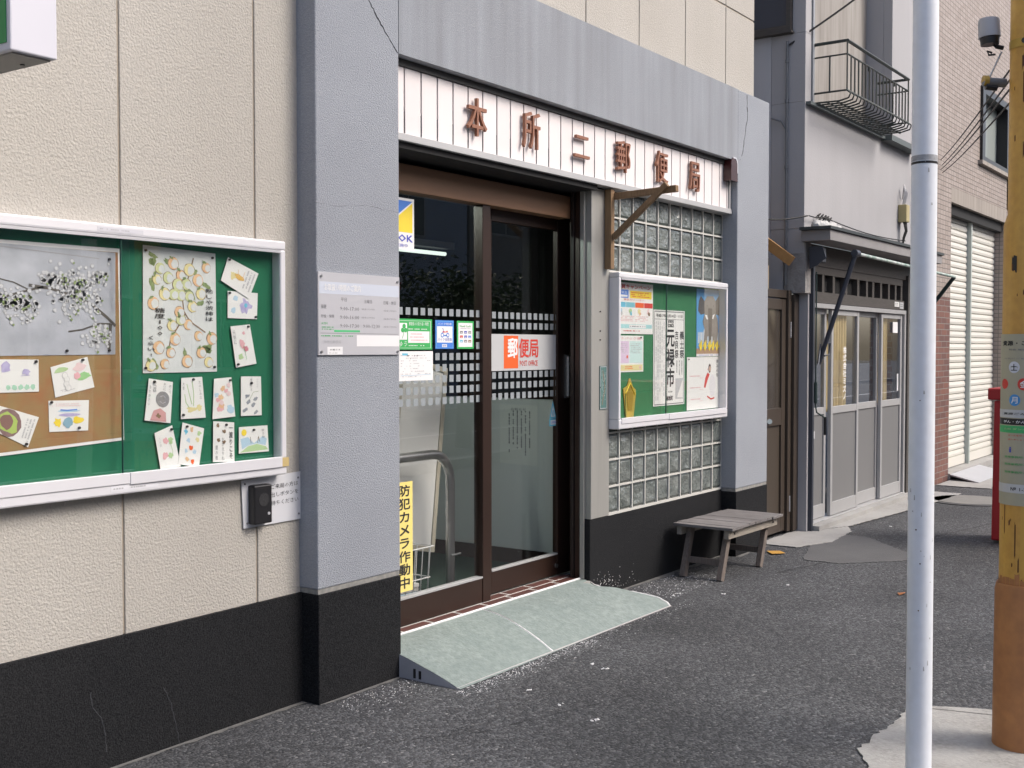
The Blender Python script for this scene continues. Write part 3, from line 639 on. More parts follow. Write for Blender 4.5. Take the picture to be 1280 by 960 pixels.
# ------------------------------------------------------------------ fascia sign
FS = empty('fascia_sign', (5.5,.05,2.33), 'white slatted fascia sign with copper characters above the entrance', 'sign')
FZ0, FZ1 = 2.362, 2.650
B('backing', FS, [(PA1+.001,7.235,.075,.10,FZ0-.02,2.676)], GAP)
edges = [PY(480+u/8, 40+v/8, .055).x for u, v in ((203,320),(370,360),(533,415),(688,460),(840,505),(985,550),(1128,592))]
pw = (edges[-1]-edges[0])/6
x = edges[0]
while x-pw > PA1-.1: x -= pw
me_s = None
while x < 7.225:
    a = max(x+.0055, PA1+.001); b = min(x+pw-.0055, 7.232)
    if b-a > .01:
        if abs((b-a)-(pw-.011)) < 1e-6 and me_s: inst('slat', me_s, ((a+b)/2,.055,(FZ0+FZ1)/2), FS)
        else:
            mb = MB(); c = ((a+b)/2,.055,(FZ0+FZ1)/2); h = (b-a)/2; mb.box(-h,h,0,.016,-(FZ1-FZ0)/2,(FZ1-FZ0)/2,SLAT)
            me = bpy.data.meshes.new('slat'); me.from_pydata(mb.v,[],mb.f); me.materials.append(SLAT)
            if abs((b-a)-(pw-.011)) < 1e-6: me_s = me
            inst('slat', me, c, FS)
    x += pw
B('trim', FS, [(PA1+.001,7.262,.038,.11,2.328,2.360)], TRIM, bevel=.002)
B('trim_return', FS, [(7.236,7.262,.045,.10,2.3605,2.66)], TRIM)
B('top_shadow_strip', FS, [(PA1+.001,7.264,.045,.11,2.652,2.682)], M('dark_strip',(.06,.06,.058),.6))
for ch, (u, v, hpx) in zip('本所二郵便局', ((595,147,47),(663,163,46),(726,184,27),(778,196,39),(826,209,39),(867,221,36))):
    c = PY(u, v, .04); Zd = (c-CAM).dot(FW); h = hpx/F*Zd; wd = {'本':.150,'所':.150,'二':.150,'郵':.152,'便':.152,'局':.142}[ch]
    vs_, fs_, x0, x1, y0, y1 = glyphs(ch, .004, 3)
    mb = MB(); e = {}
    P2 = [Vector((c.x+((p-x0)/(x1-x0)-.5)*wd, .028, c.z+((q-y0)/(y1-y0)-.5)*h)) for p, q in vs_]
    n = len(P2); mb.add(P2+[p+Vector((0,.016,0)) for p in P2], fs_+[tuple(n+i for i in reversed(f)) for f in fs_], LETTER)
    cnt = {}
    for f in fs_:
        for i in range(len(f)):
            a, b = f[i], f[(i+1) % len(f)]; cnt[(a, b)] = 1
    side = [(b, a, n+a, n+b) for (a, b) in cnt if (b, a) not in cnt]
    mb.add(P2+[p+Vector((0,.016,0)) for p in P2], side, LETTER)
    build('letter', mb, FS)
# alarm lamp at the right end of the fascia
al = empty('alarm_lamp', (7.235,.03,2.62), 'dark red alarm lamp with silver top at the right end of the fascia', 'lamp')
mb = MB(); pr = [(.052,-.075),(.052,.035),(.045,.06),(.025,.078),(-.025,.078),(-.045,.06),(-.05,.035),(-.05,-.075)]
mb.prism([(7.20+a, .048, 2.615+b) for a, b in pr], (0,-.055,0), M('dark_red_lens',(.05,.012,.012),.25)); build('lens', mb, al, bevel=.006)
mb = MB(); mb.prism([(7.20+a*1.06, .0, 2.615+b*1.04+.003) for a, b in ((.052,-.02),(.052,.035),(.045,.06),(.025,.078),(-.02,.078),(-.02,.070),(.02,.069),(.037,.052),(.043,.033),(.043,-.02))], (0,-.008,0), ALU); build('rim', mb, al)

# ------------------------------------------------------------------ notice boards
def notice_board(x0, x1, z0, z1, yf, yb, felt, label, joint, glassy=True, fw=.034):
    nb = empty('notice_board', ((x0+x1)/2, yb, (z0+z1)/2), label, 'notice board')
    mb = MB(); d = fw
    mb.box(x0,x1,yf,yb,z1-d,z1,ALUW); mb.box(x0,x1,yf,yb,z0,z0+d*1.9,ALUW); mb.box(x0,x0+d*.8,yf+.0005,yb,z0+d*1.9,z1-d,ALUW); mb.box(x1-d*.8,x1,yf+.0005,yb,z0+d*1.9,z1-d,ALUW)
    build('frame', mb, nb, bevel=.006)
    B('track', nb, [(x0+.03,x1-.03,yf-.003,yf+.012,z1-d-.012,z1-d-.002)], ALU)
    B('pane_rail', nb, [(x0+.03,joint,yf-.004,yf+.01,z0+d*1.0,z0+d*1.9+.006)], ALUW, bevel=.0015); B('pane_rail', nb, [(joint,x1-.03,yf-.007,yf+.008,z0+d*.9,z0+d*1.9+.006)], ALUW, bevel=.0015)
    B('felt', nb, [(x0+.02,x1-.02,yb-.012,yb-.002,z0+.04,z1-.03)], felt)
    B('pane', nb, [(x0+.025,joint+.02,yf+.014,yf+.018,z0+d*1.9,z1-d-.004)], GLASSN)
    B('pane', nb, [(joint-.02,x1-.025,yf+.006,yf+.010,z0+d*1.9,z1-d-.004)], GLASSN)
    B('pane_edge', nb, [(joint-.022,joint-.0195,yf+.004,yf+.012,z0+d*1.9,z1-d-.004)], M('glass_edge',(.03,.09,.07),.3))
    return nb
NB1 = notice_board(1.70, 3.160, .934, 1.838, .045, .103, BOARDG, 'large aluminium notice board of postcards and paintings on the beige wall', 2.435)
mb = MB(); mb.box(3.128,3.165,.040,.046,.966,1.0,M('yellowed_tape',(.55,.42,.18),.7)); build('tape', mb, NB1)
s = Sheet(RC(2.36,2.55,.946,.964,.0448)); s.base(M('maker_label',(.74,.74,.77),.5), .0004); s.fine(.05,.2,.95,.8,1,INKL,1,dens=.8); s.done('maker_label', NB1)
s = Sheet(RC(2.32,2.50,1.812,1.826,.0445)); s.base(M('worn_label',(.62,.62,.66),.5), .0004); s.fine(.05,.2,.95,.8,1,INKL,1); s.done('maker_label', NB1)
NB2 = notice_board(5.733, 7.205, .957, 1.857, .035, .106, BOARDG2, 'smaller aluminium poster board in front of the glass blocks', 6.345, fw=.030)
# intercom plate under the big board
ip = empty('intercom', (3.1,.10,.83), 'white call-button plate with a black intercom under the notice board', 'intercom')
s = Sheet([PY(301,601,.098),PY(375,589,.098),PY(376,648,.098),PY(304,661,.098)]); s.base(M('white_plate',(.66,.67,.70),.35), .003)
for k, t_ in enumerate(('車いすでご来局の方は','この呼び出しボタンを','押してお待ちください')): s.text(t_, .15, .72-.17*k, .95, .82-.17*k, INK, 1, bold=.004)
s.done('plate', ip)
mb = MB()
for u, v in ((.05,.92),(.95,.88),(.06,.1),(.95,.12)): q = s.P(u, v, s.k); mb.tube([q, q+Vector((0,-.003,0))], .004, INKG, 8)
build('screw', mb, ip, kind='stuff')
mb = MB(); mb.box(3.004,3.094,.058,.097,.752,.902,BLACKP); io = build('intercom_body', mb, ip, bevel=.006)
mb = MB(); mb.tube([(3.05,.0578,.845),(3.05,.0565,.845)], .026, M('speaker_grille',(.02,.02,.022),.7,bump=(900,.001,'noise')), 20); mb.tube([(3.075,.058,.79),(3.075,.0555,.79)], .006, ALU, 10); build('button', mb, io)
# business-hours plaque on the pillar
hp = empty('hours_plaque', (3.53,-.01,1.55), 'silver-grey opening-hours plaque screwed to the left pillar', 'plaque')
a0, a1, z0, z1 = PY(398,391,-.008).x, PY(499.3,391,-.008).x, 1.505, 1.715
tl, tr, br, bl = PY(397.5,339.5,-.008), PY(499,346.5,-.008), PY(499,443.5,-.008), PY(398,443.5,-.008)
zt = (tl.z+tr.z)/2; zb = (br.z+bl.z)/2
s = Sheet(RC(a0,a1,zb,zt,-.001)); s.base(PLAQUE, .007)
s.rect(.01,.74,.99,.885,M('plaque_band',(.60,.64,.72),.3)); s.text('お取扱い時間のご案内',.07,.78,.5,.86,WHITE,1,bold=.02)
s.text('平日',.26,.655,.33,.70,INKG); s.text('土曜日',.54,.645,.64,.69,INKG); s.text('日曜・休日',.79,.64,.95,.685,INKG)
s.text('郵便',.03,.56,.09,.61,INKG); s.text('貯金・保険',.03,.45,.18,.49,INKG); s.text('ATM',.03,.37,.1,.395,GRN); s.fine(.03,.30,.18,.35,2,GRN)
for k, t_ in enumerate(('9:00-17:00','9:00-16:00','9:00-17:30')): s.text(t_, .25, .545-.105*k, .48, .59-.105*k, INKG, bold=.0)
s.text('9:00-12:30',.53,.335,.74,.38,INKG)
for a, b in ((.51,.56),(.51,.455),(.79,.55),(.79,.445),(.79,.345)): s.text('お取り扱いしておりません',a,b,a+.17,b+.02,INKG)
s.rect(.18,.28,.49,.305,M('green_strip',(.10,.55,.22),.5)); s.line([(.02,.265),(.98,.262)], .0015, INKG)
s.fine(.03,.22,.42,.245,1,GRN); s.text('本所二郵便局',.06,.14,.26,.18,INKL); s.rect(.45,.105,.995,.245,WHITE); s.rect(.10,.005,.28,.10,WHITE); s.text('お客さま',.13,.055,.25,.075,INK); s.fine(.12,.02,.27,.03,1,INK)
s.done('plate', hp)
mb = MB()
for u, v in ((.03,.95),(.97,.94),(.03,.04),(.97,.04)): q = s.P(u, v, s.k); mb.tube([q, q+Vector((0,-.004,0))], .0055, STEEL, 10)
build('screw', mb, hp, kind='stuff')

# ---- big board contents; corners measured on the felt plane, sheets stand a little proud
YP = .088
def card(c, y=YP, base=PAPER, th=.0008): 
    s = Sheet([PY(u, v, y) for u, v in c]); s.base(base, th); s.g = 1.4 if base is PAPER else 1.22 if base is PAPER2 else 1.1; return s
KRAFT = M('mottled_brown_paper', (.33,.20,.08), .8, var=(9,.8,(.36,.13,.055)), var2=(24,.6,(.30,.235,.10)))
s = Sheet([PY(-90,292,YP),PY(150,311,YP),PY(155,550,YP),PY(-90,582,YP)]); s.base(WHITE,.001); s.rect(.01,.015,.985,.98,KRAFT)
s.done('backing_poster', label='mottled brown backing paper with a white edge on the notice board', cat='poster')
WASHG = M('grey_wash_painting', (.42,.44,.49), .85, var=(5,.8,(.56,.58,.63)), var2=(14,.5,(.32,.335,.37)))
s = card([(-90,296),(144,316),(144,443),(-90,446)], YP-.0025, WASHG, .001)
GW1 = M('branch_ink', (.11,.10,.09), .8)
for pts, wd in (([(1,.28),(.95,.36),(.86,.48),(.76,.55),(.62,.62),(.5,.64)],.010),([(.97,.3),(.9,.30),(.8,.24),(.72,.22)],.006),([(.78,.54),(.70,.66),(.64,.74)],.005),([(.58,.63),(.45,.57),(.36,.52),(.2,.5)],.007),([(.96,.05),(.97,.3)],.012),([(.5,.6),(.42,.66),(.3,.7)],.004)):
    s.line(pts, wd, GW1, 1)
BW = M('blossom_white',(.60,.61,.63),.8); BO = M('blossom_outline',(.36,.36,.37),.8)
random.seed(3)
for cx_, cy_, sx_, sy_, n_ in ((.76,.60,.12,.17,190),(.90,.18,.07,.11,60),(.45,.46,.10,.12,100),(.3,.5,.12,.1,50),(.88,.76,.06,.08,36),(.62,.70,.07,.08,40)):
    for k in range(n_):
        a = random.gauss(cx_, sx_*.6); b = random.gauss(cy_, sy_*.6)
        if not (.02 < a < .98 and .04 < b < .94): continue
        r_ = random.uniform(.0035,.0065); s.ell(a, b, r_+.0012, BO, 2, wob=.1, n=9); s.ell(a, b, r_, BW, 3, wob=.15, n=9)
        if random.random() < .16: s.ell(a+.01, b-.02, .004, LEAFW, 4, n=7, wob=.3)
s.line([(0,1),(.9,.93)], .003, BO, 1); s.pins([(.96,.93),(.96,.04),(.71,.04)])
s.done('painting', label='grey wash painting of white blossom branches on brown paper', cat='painting')
s = card([(-30,449),(48,449.5),(48.5,489.5),(-30,492)], YP-.003); s.ell(.45,.75,.012,PURP,1,wob=.3); s.ell(.78,.62,.010,PURP,1,ry=.006,wob=.3); s.line([(.7,.5),(.85,.52)],.002,PURP,2)
for k in range(5): s.ell(.5+.1*k,.15,.006,M('mint_wash',(.40,.66,.50),.8),1,wob=.2)
s.pins([(.95,.94)]); s.done('postcard', label='white postcard with lilac and mint dabs at the board\'s left edge', cat='postcard', group='postcards on the big notice board')
s = card([(63,459),(109,446),(118,484),(69,497)], YP-.003); s.ell(.25,.82,.018,LGRN,1,ry=.006,wob=.2); s.ell(.78,.45,.020,M('bright_green_wash',(.32,.60,.26),.8),1,ry=.008,wob=.2); s.ell(.72,.75,.016,LPNK,1,ry=.009,wob=.3); s.ell(.62,.5,.008,PNK,2,wob=.2)
for k in range(4): s.ell(.32+.03*(k%2), .62-.14*k, .0075, INKL, 1, n=10); s.ell(.32+.03*(k%2), .62-.14*k, .0065, PAPER, 2, n=10)
s.fine(.15,.1,.5,.2,2,INKL,1); s.pins([(.85,.95)])
s.done('postcard', label='tilted torn-edge postcard with green and pink flowers', cat='postcard', group='postcards on the big notice board')
s = card([(-25,500),(48.5,521.5),(35,559),(-25,530)], YP-.003); s.ell(.52,.5,.034,M('plum_wash',(.22,.13,.13),.8,var=(60,.5,(.34,.24,.22))),1,ry=.026,wob=.05); s.ell(.5,.5,.028,M('lime_wash',(.42,.56,.14),.8),2,ry=.021,wob=.22); s.ell(.48,.5,.018,M('mauve_brown',(.25,.14,.12),.8),3,ry=.014,wob=.1); s.fine(.8,.1,.97,.9,3,INKL,1,vert=True); s.pins([(.94,.06)])
s.done('postcard', label='tilted postcard of a dark sunflower at the board\'s left edge', cat='postcard', group='postcards on the big notice board')
s = card([(60.5,501),(111,500),(110,538),(61.5,540)], YP-.003); s.fine(.08,.8,.9,.92,2,LPNK,1); s.line([(.28,.70),(.45,.68),(.7,.70)], .004, BLU, 1); s.ell(.5,.66,.030,LBLU,0,ry=.003); s.ell(.52,.53,.028,PURP,1,ry=.004,wob=.1); s.ell(.22,.3,.010,YEL,1,wob=.3); s.ell(.72,.36,.014,YEL,1,ry=.009,wob=.3); s.ell(.46,.28,.014,M('seablue_wash',(.25,.42,.52),.8),2,ry=.012,wob=.2); s.pins([(.06,.95),(.75,.1)])
s.done('postcard', label='landscape postcard with blue sea and yellow flowers on brown paper', cat='postcard', group='postcards on the big notice board')
# persimmon painting
random.seed(11)
s = card([(178.5,306),(269,317),(271,464.5),(178.5,466.5)], YP, PAPER2)
for k in range(20):     # leaves
    a, b = random.choice(((.15,.9),(.5,.9),(.7,.85),(.15,.68),(.4,.48),(.35,.6),(.75,.6),(.6,.16),(.88,.2),(.1,.1),(.65,.27),(.35,.28),(.8,.93),(.62,.66),(.3,.86),(.88,.75)))
    s.ell(a+random.uniform(-.05,.05), b+random.uniform(-.03,.03), random.uniform(.010,.020), LEAFW, 1, ry=random.uniform(.006,.010), wob=.35, rot=random.uniform(0,3))
s.line([(.68,.94),(.62,.8),(.52,.62),(.54,.5),(.62,.42),(.84,.33)], .005, BRNW, 1); s.line([(.56,.48),(.45,.36),(.36,.27),(.34,.2)], .005, BRNW, 1)
FR = [(.40,.88,0),(.22,.83,2),(.18,.74,1),(.33,.76,2),(.50,.79,0),(.62,.84,1),(.86,.87,0),(.74,.76,0),(.58,.72,2),(.46,.71,2),(.28,.63,1),(.40,.63,2),(.13,.55,0),(.48,.49,0),(.66,.54,1),(.50,.63,2),(.78,.65,1),(.62,.62,2),(.38,.38,1),(.60,.39,0),(.42,.27,0),(.20,.20,0),(.36,.16,0),(.58,.09,0),(.78,.16,0),(.74,.30,0),(.93,.28,0),(.28,.07,0),(.10,.06,1),(.88,.08,1),(.50,.43,2)]
for i, (a, b, t_) in enumerate(FR):
    r_ = random.uniform(.0145,.019); s.ell(a, b, r_+.0012, BRNW, 2, ry=(r_+.001), wob=.05); s.ell(a, b, r_, (PEACH,LYEL,LGRN)[t_] if t_ < 2 else M('pale_lime_wash',(.60,.64,.34),.8), 3, wob=.05); s.ell(a+.02, b-.004, r_*.66, PAPER2, 4, ry=r_*.72, wob=.12)
    if i % 2 == 0: s.ell(a-.03, b+.045, .008, LEAFW, 5, ry=.004, wob=.4, rot=random.random()*3)
s.vtext('熟しや渋柿は', .84, .42, .95, .70, INK, 6, bold=.015, gap=.2); s.vtext('糖度100', .15, .29, .28, .52, INK, 6, bold=.012, gap=.15); s.vtext('くらい!', .05, .12, .15, .30, INK, 6, bold=.02, gap=.3)
s.pins([(.03,.96),(.95,.96),(.03,.04),(.96,.04)])
s.done('painting', label='tall painting of persimmons with black brush writing on green board', cat='painting')
PG = 'postcards on the big notice board'
s = card([(285,321.5),(323,342),(311,373.5),(276,350.5)], YP-.004); s.ell(.5,.5,.016,M('amber_wash',(.72,.45,.12),.8),1,ry=.006,wob=.3); s.ell(.3,.45,.010,LYEL,1,wob=.3); s.line([(.4,.75),(.45,.5)],.002,PEACH,2); s.line([(.6,.8),(.6,.5)],.002,PEACH,2); s.fine(.65,.1,.95,.9,3,INKL,1,vert=True); s.pins([(.05,.93)])
s.done('postcard', label='tilted postcard of a goldfish at the board\'s upper right', cat='postcard', group=PG)
s = card([(284.5,363.5),(322,366.5),(321,399),(284.5,397.5)], YP-.001); s.ell(.6,.5,.018,PURP,1,wob=.45,n=18); s.ell(.6,.5,.006,CYN,2); s.ell(.25,.75,.008,LBLU,1,wob=.3); s.ell(.18,.3,.008,LBLU,1,wob=.3); s.pins([(.05,.93),(.94,.08)])
s.done('postcard', label='postcard of lilac-blue flowers below the goldfish card', cat='postcard', group=PG)
s = card([(288,408),(312,405.5),(320.5,454.5),(295,459.5)], YP-.004); s.ell(.45,.55,.010,PNK,1,ry=.013,wob=.3); s.ell(.6,.42,.008,M('rose_wash',(.60,.22,.28),.8),2,wob=.3); s.ell(.6,.8,.005,PNK,1,wob=.3); s.ell(.3,.25,.008,LGRN,1,wob=.3); s.line([(.5,.5),(.55,.15)],.0015,GRN,3); s.vtext('元気に',.06,.55,.2,.9,INKG,1); s.pins([(.88,.95),(.1,.07)])
s.done('postcard', label='narrow postcard of a pink rose curling off the board', cat='postcard', group=PG)
s = card([(186,473),(216,477.5),(213,529),(180.5,525.5)], YP-.004); s.ell(.62,.55,.020,M('mid_grey_wash',(.24,.24,.25),.8,var=(80,.6,(.33,.33,.34))),1,ry=.020,wob=.02,n=22); s.poly([(.2,.02),(.82,.02),(.78,.24),(.55,.33),(.3,.26)],M('dusty_rose',(.60,.33,.33),.8),2); s.ell(.5,.14,.006,BRNW,3,wob=.4)
s.line([(.5,.6),(.62,.64),(.72,.6)],.002,INKL,3); s.line([(.5,.5),(.62,.45),(.75,.5)],.002,INKL,3)
s.vtext('友人会話',.2,.7,.34,.95,INKG,2); s.vtext('あいに',.6,.76,.72,.95,INKG,2); s.vtext('長くて',.84,.7,.95,.92,INKG,2); s.vtext('ありがたい',.05,.35,.13,.85,INKG,2); s.pins([(.22,.94)])
s.done('postcard', label='postcard of a round grey face above a pink robe', cat='postcard', group=PG)
s = card([(226.5,472.5),(252.5,471),(257,522),(226,524)], YP-.004); 
for q in (([(.25,.85),(.35,.6),(.45,.35)]),([(.5,.9),(.55,.6),(.52,.3)]),([(.15,.6),(.2,.4),(.35,.25)])): s.line(q,.003,LGRN,1)
s.ell(.45,.22,.014,LYEL,1,ry=.007,wob=.3); s.ell(.75,.25,.008,LYEL,1,wob=.3); s.vtext('たのしみな',.8,.45,.9,.92,INKG,2); s.vtext('大根',.06,.7,.14,.9,INKG,2); s.pins([(.55,.95),(.08,.1)])
s.done('postcard', label='postcard of a white radish drawing in the upper row', cat='postcard', group=PG)
s = card([(267.5,473.5),(289,471.5),(294,520.5),(265.5,524)], YP-.004)
for k in range(9): s.ell(random.uniform(.2,.8), .25+.07*k, random.uniform(.006,.009), (PNK,PEACH,LPNK)[k%3], 1+k%3, wob=.3)
s.ell(.8,.2,.010,LBLU,1,wob=.3); s.ell(.15,.6,.006,LBLU,1,wob=.3); s.pins([(.9,.93)])
s.done('postcard', label='postcard filled with pink and peach blossoms in the upper row', cat='postcard', group=PG)
s = card([(301,470.5),(326,470.5),(327,519),(301,520)], YP-.002)
for a, b in ((.3,.5),(.7,.42),(.2,.15),(.7,.08),(.6,.28),(.35,.35)): s.ell(a,b,.008,M('aubergine_wash',(.25,.27,.33),.8,var=(90,.6,(.40,.44,.42))),1,ry=.005,wob=.3,rot=.5)
s.line([(.4,.4),(.6,.6),(.85,.62)],.0015,LEAFW,2); s.vtext('枝豆のころ',.45,.62,.55,.95,INKG,2); s.vtext('さやさや',.75,.7,.85,.95,INKL,2); s.pins([(.5,.83)])
s.done('postcard', label='postcard of grey-green pods in the upper row beside the board\'s edge', cat='postcard', group=PG)
s = card([(193,541.5),(215,531.5),(226,583),(201,589)], YP-.004)
for a, b in ((.5,.7),(.35,.35)): s.ell(a,b,.008,PNK,1,wob=.3); s.ell(a+.25,b-.02,.008,LGRN,1,wob=.4)
s.line([(.7,.7),(.75,.4),(.55,.3)],.0015,LGRN,2); s.vtext('うら庭',.15,.6,.25,.85,INKL,2); s.pins([(.9,.92)])
s.done('postcard', label='leaning postcard with faint clover flowers, leftmost of the bottom row', cat='postcard', group=PG)
s = card([(228,528),(255,535.5),(248.5,584.5),(222.5,580)], YP-.005)
for a, b, m_ in ((.2,.8,CYN),(.45,.9,PEACH),(.8,.85,LGRN),(.75,.68,LYEL),(.5,.45,ORANGE),(.3,.35,LBLU),(.7,.38,LBLU),(.4,.15,PEACH),(.65,.12,ORANGE),(.35,.62,LBLU)): s.ell(a,b,.006,m_,1,wob=.4)
s.pins([(.2,.93)]); s.done('postcard', label='postcard with blue, orange and green shapes in the bottom row', cat='postcard', group=PG)
s = card([(266.5,526.5),(292.5,528),(293,577.5),(266,577.5)], YP-.004)
for a, b in ((.2,.9),(.5,.76),(.25,.55),(.5,.5)): s.ell(a,b,.005,BRNW,1,wob=.4)
s.vtext('一渡りこそ',.74,.06,.92,.95,INK,2,bold=.01); s.vtext('おかえりね',.4,.04,.52,.62,INKG,2); s.vtext('嵐の夜',.1,.04,.22,.42,INKG,2); s.pins([(.6,.93)])
s.done('postcard', label='postcard mostly of brush writing in the bottom row', cat='postcard', group=PG)
s = card([(298.5,534),(334,531.5),(336,564),(298.5,567)], YP-.004); s.poly([(.03,.03),(.97,.08),(.9,.2),(.6,.32),(.3,.25),(.12,.1)],LGRN,1); s.poly([(.05,.55),(.3,.6),(.5,.35),(.8,.6),(.95,.5),(.9,.25),(.6,.34),(.3,.28),(.1,.15)],LBLU,0); s.ell(.17,.78,.009,YEL,1); s.line([(.4,.35),(.38,.6)],.002,BRNW,2); s.line([(.62,.35),(.66,.6),(.7,.4)],.002,BRNW,2); s.vtext('ゆうひ',.78,.5,.88,.9,INKG,2); s.pins([(.5,.86)])
s.done('postcard', label='landscape postcard with a yellow sun over a green hill', cat='postcard', group=PG)

# ---- posters on the small board (felt at y=.094)
YQ = .0915
def rcard(u0, v0, u1, v1, base=PAPER, y=YQ):
    c = [PY(a, b, y) for a, b in ((u0,v0[0]),(u1,v0[1]),(u1,v1[1]),(u0,v1[0]))]
    x0 = (c[0].x+c[3].x)/2; x1 = (c[1].x+c[2].x)/2; z1 = (c[0].z+c[1].z)/2; z0 = (c[2].z+c[3].z)/2
    s = Sheet(RC(x0,x1,z0,z1,y)); s.base(base,.0008); return s
s = rcard(769.5,(352,356),816,(417,418)); s.text('年賀キャンペーン',.03,.88,.93,.97,RED,1,bold=.03); s.rect(.03,.70,.33,.86,BLU); s.text('お年玉',.07,.78,.29,.83,WHITE,1); s.rect(.06,.72,.3,.76,WHITE,1); s.rect(.37,.70,.96,.85,YEL); s.fine(.4,.72,.93,.83,3,RED,1,th=.5)
s.text('賞品がいっぱい',.2,.65,.75,.69,RED,1)
for k, m_ in enumerate((CYN,M('teal2',(.2,.5,.6),.6),ORANGE,RED)): s.rect(.02+.245*k,.52,.255+.245*k,.62,m_); s.ell(.13+.245*k,.44,.018,(LBLU,LGRN,LYEL,LPNK)[k],1,wob=.3); s.ell(.15+.245*k,.40,.012,(INKL,CYN,PEACH,BRNW)[k],2,wob=.3)
s.fine(.03,.24,.97,.36,4,PNK,1,th=.4); s.rect(.03,.11,.97,.19,M('aqua',(.40,.68,.70),.6)); s.rect(.35,.12,.8,.18,WHITE,1); s.fine(.37,.13,.78,.17,1,INKG,2); s.fine(.2,.04,.8,.08,1,RED,1)
s.done('poster', label='crowded red, yellow and blue campaign poster at the top left of the poster board', cat='poster', group='posters on the small board')
s = rcard(768.5,(418,421),804,(465,465)); s.rect(.03,.25,.48,.85,M('pale_magenta',(.70,.56,.72),.7)); s.rect(.5,.25,.97,.85,M('pale_aqua',(.58,.76,.74),.7)); s.text('ゆうパック便',.05,.89,.9,.96,PNK,1,bold=.02); s.fine(.06,.5,.45,.8,6,INKL,1,dens=.7); s.fine(.54,.5,.94,.8,6,INKL,1,dens=.7); s.ell(.42,.42,.010,ORANGE,2); s.rect(.03,.04,.97,.2,LYEL); s.fine(.35,.07,.7,.17,2,ORANGE,1); s.ell(.15,.12,.010,LGRN,1); s.ell(.88,.12,.010,PNK,1)
s.pins([(.9,.95)]); s.done('poster', label='small pink and aqua leaflet under the campaign poster', cat='poster', group='posters on the small board')
s = rcard(816.5,(387,389),855.5,(508,505)); s.line([(.03,.015),(.97,.015),(.97,.985),(.03,.985),(.03,.015)],.006,INKG,0)
s.text('平成17年12月10日・11日',.08,.925,.92,.96,INK,1,bold=.02); s.line([(.03,.905),(.97,.905)],.003,INKG)
s.vtext('両国',.44,.82,.64,.90,INK,1,bold=.03); s.vtext('元禄市',.41,.19,.66,.81,INK,1,bold=.028,gap=.08,res=2); s.vtext('吉良祭',.68,.49,.79,.79,INK,1,bold=.018); s.vtext('義士祭',.84,.49,.97,.79,INK,1,bold=.018)
s.fine(.05,.05,.36,.88,5,INKL,1,vert=True,th=.3,dens=.7); s.fine(.70,.3,.95,.47,3,INKG,1,vert=True,th=.3); s.poly([(.70,.06),(.95,.06),(.95,.28),(.70,.28)],LGREY,1); s.poly([(.94,.27),(.94,.07),(.75,.08)],PAPER,2); s.text('松坂町',.42,.05,.62,.10,INK,1,bold=.03); s.text('主催',.46,.135,.6,.15,INK)
s.done('poster', label='tall white festival poster with heavy black vertical characters', cat='poster', group='posters on the small board')
# elephant poster
SKYP = M('poster_sky', (.10,.36,.72), .5, var=(4,.5,(.25,.48,.74))); EL = M('elephant_grey', (.20,.185,.175), .7, var=(25,.6,(.28,.26,.25))); EL2 = M('elephant_ear', (.10,.09,.085), .7, var=(30,.5,(.15,.135,.13)))
s = rcard(870.5,(361,363.5),903,(446.5,444.5),SKYP); s.rect(0,0,1,.12,M('poster_ground',(.42,.27,.17),.7)); s.rect(0,.0,1,.04,WHITE,1); s.fine(.1,.01,.9,.03,1,DBLU,2); s.rect(.05,.2,.95,.36,M('poster_haze',(.45,.55,.66),.7))
for k in range(9): s.rect(.06+.1*k,.2,.10+.1*k,.30+.05*(k%3),M('poster_tower',(.62,.64,.68),.7),1)
s.poly([(.3,.82),(.15,.90),(.08,.82),(.05,.68),(.15,.62),(.32,.64)],EL2,2); s.poly([(.68,.82),(.85,.92),(.95,.86),(.95,.70),(.85,.62),(.68,.64)],EL2,2)
s.poly([(.28,.82),(.38,.90),(.62,.91),(.72,.83),(.72,.64),(.80,.55),(.82,.40),(.76,.16),(.62,.14),(.6,.3),(.4,.3),(.38,.14),(.26,.16),(.30,.40),(.22,.52),(.30,.64)],EL,3)
s.poly([(.42,.72),(.58,.72),(.57,.45),(.54,.2),(.46,.2),(.44,.45)],EL2,4); s.poly([(.3,.62),(.38,.62),(.42,.55),(.36,.56)],WHITE,5); s.poly([(.6,.62),(.68,.64),(.62,.56),(.58,.57)],WHITE,5); s.ell(.38,.76,.004,INK,5); s.ell(.63,.76,.004,INK,5)
for k, (a, m_) in enumerate(((.12,YEL),(.28,YEL),(.45,YEL),(.58,YEL),(.74,YEL),(.88,YEL))): s.poly([(a-.05,.16),(a+.03,.08),(a+.09,.14),(a+.07,.25),(a-.01,.2)],m_,5); s.line([(a-.03,.11),(a+.05,.24)],.004,BRNW,6)
s.done('poster', label='poster of a grey elephant walking toward us under blue sky', cat='poster', group='posters on the small board')
s = rcard(858.5,(446.5,446),903,(513,509),PAPER,YQ-.0015)
SKIN = M('poster_skin',(.66,.44,.34),.7); HAIR = M('poster_hair',(.05,.03,.025),.7)
s.ell(.70,.45,.045,M('poster_white_dress',(.74,.72,.74),.7),1,ry=.075,wob=.06); s.ell(.62,.78,.020,HAIR,2,ry=.030); s.ell(.625,.77,.014,SKIN,3,ry=.019); s.poly([(.56,.70),(.50,.60),(.46,.42),(.50,.40),(.56,.55),(.62,.66)],RED,2); s.line([(.55,.24),(.66,.18),(.76,.20)],.010,RED,2); s.ell(.56,.76,.004,RED,4)
s.vtext('もらってうれしい年賀状',.90,.15,.97,.96,INK,2); s.vtext('夢みる冬',.80,.60,.87,.95,INK,2)
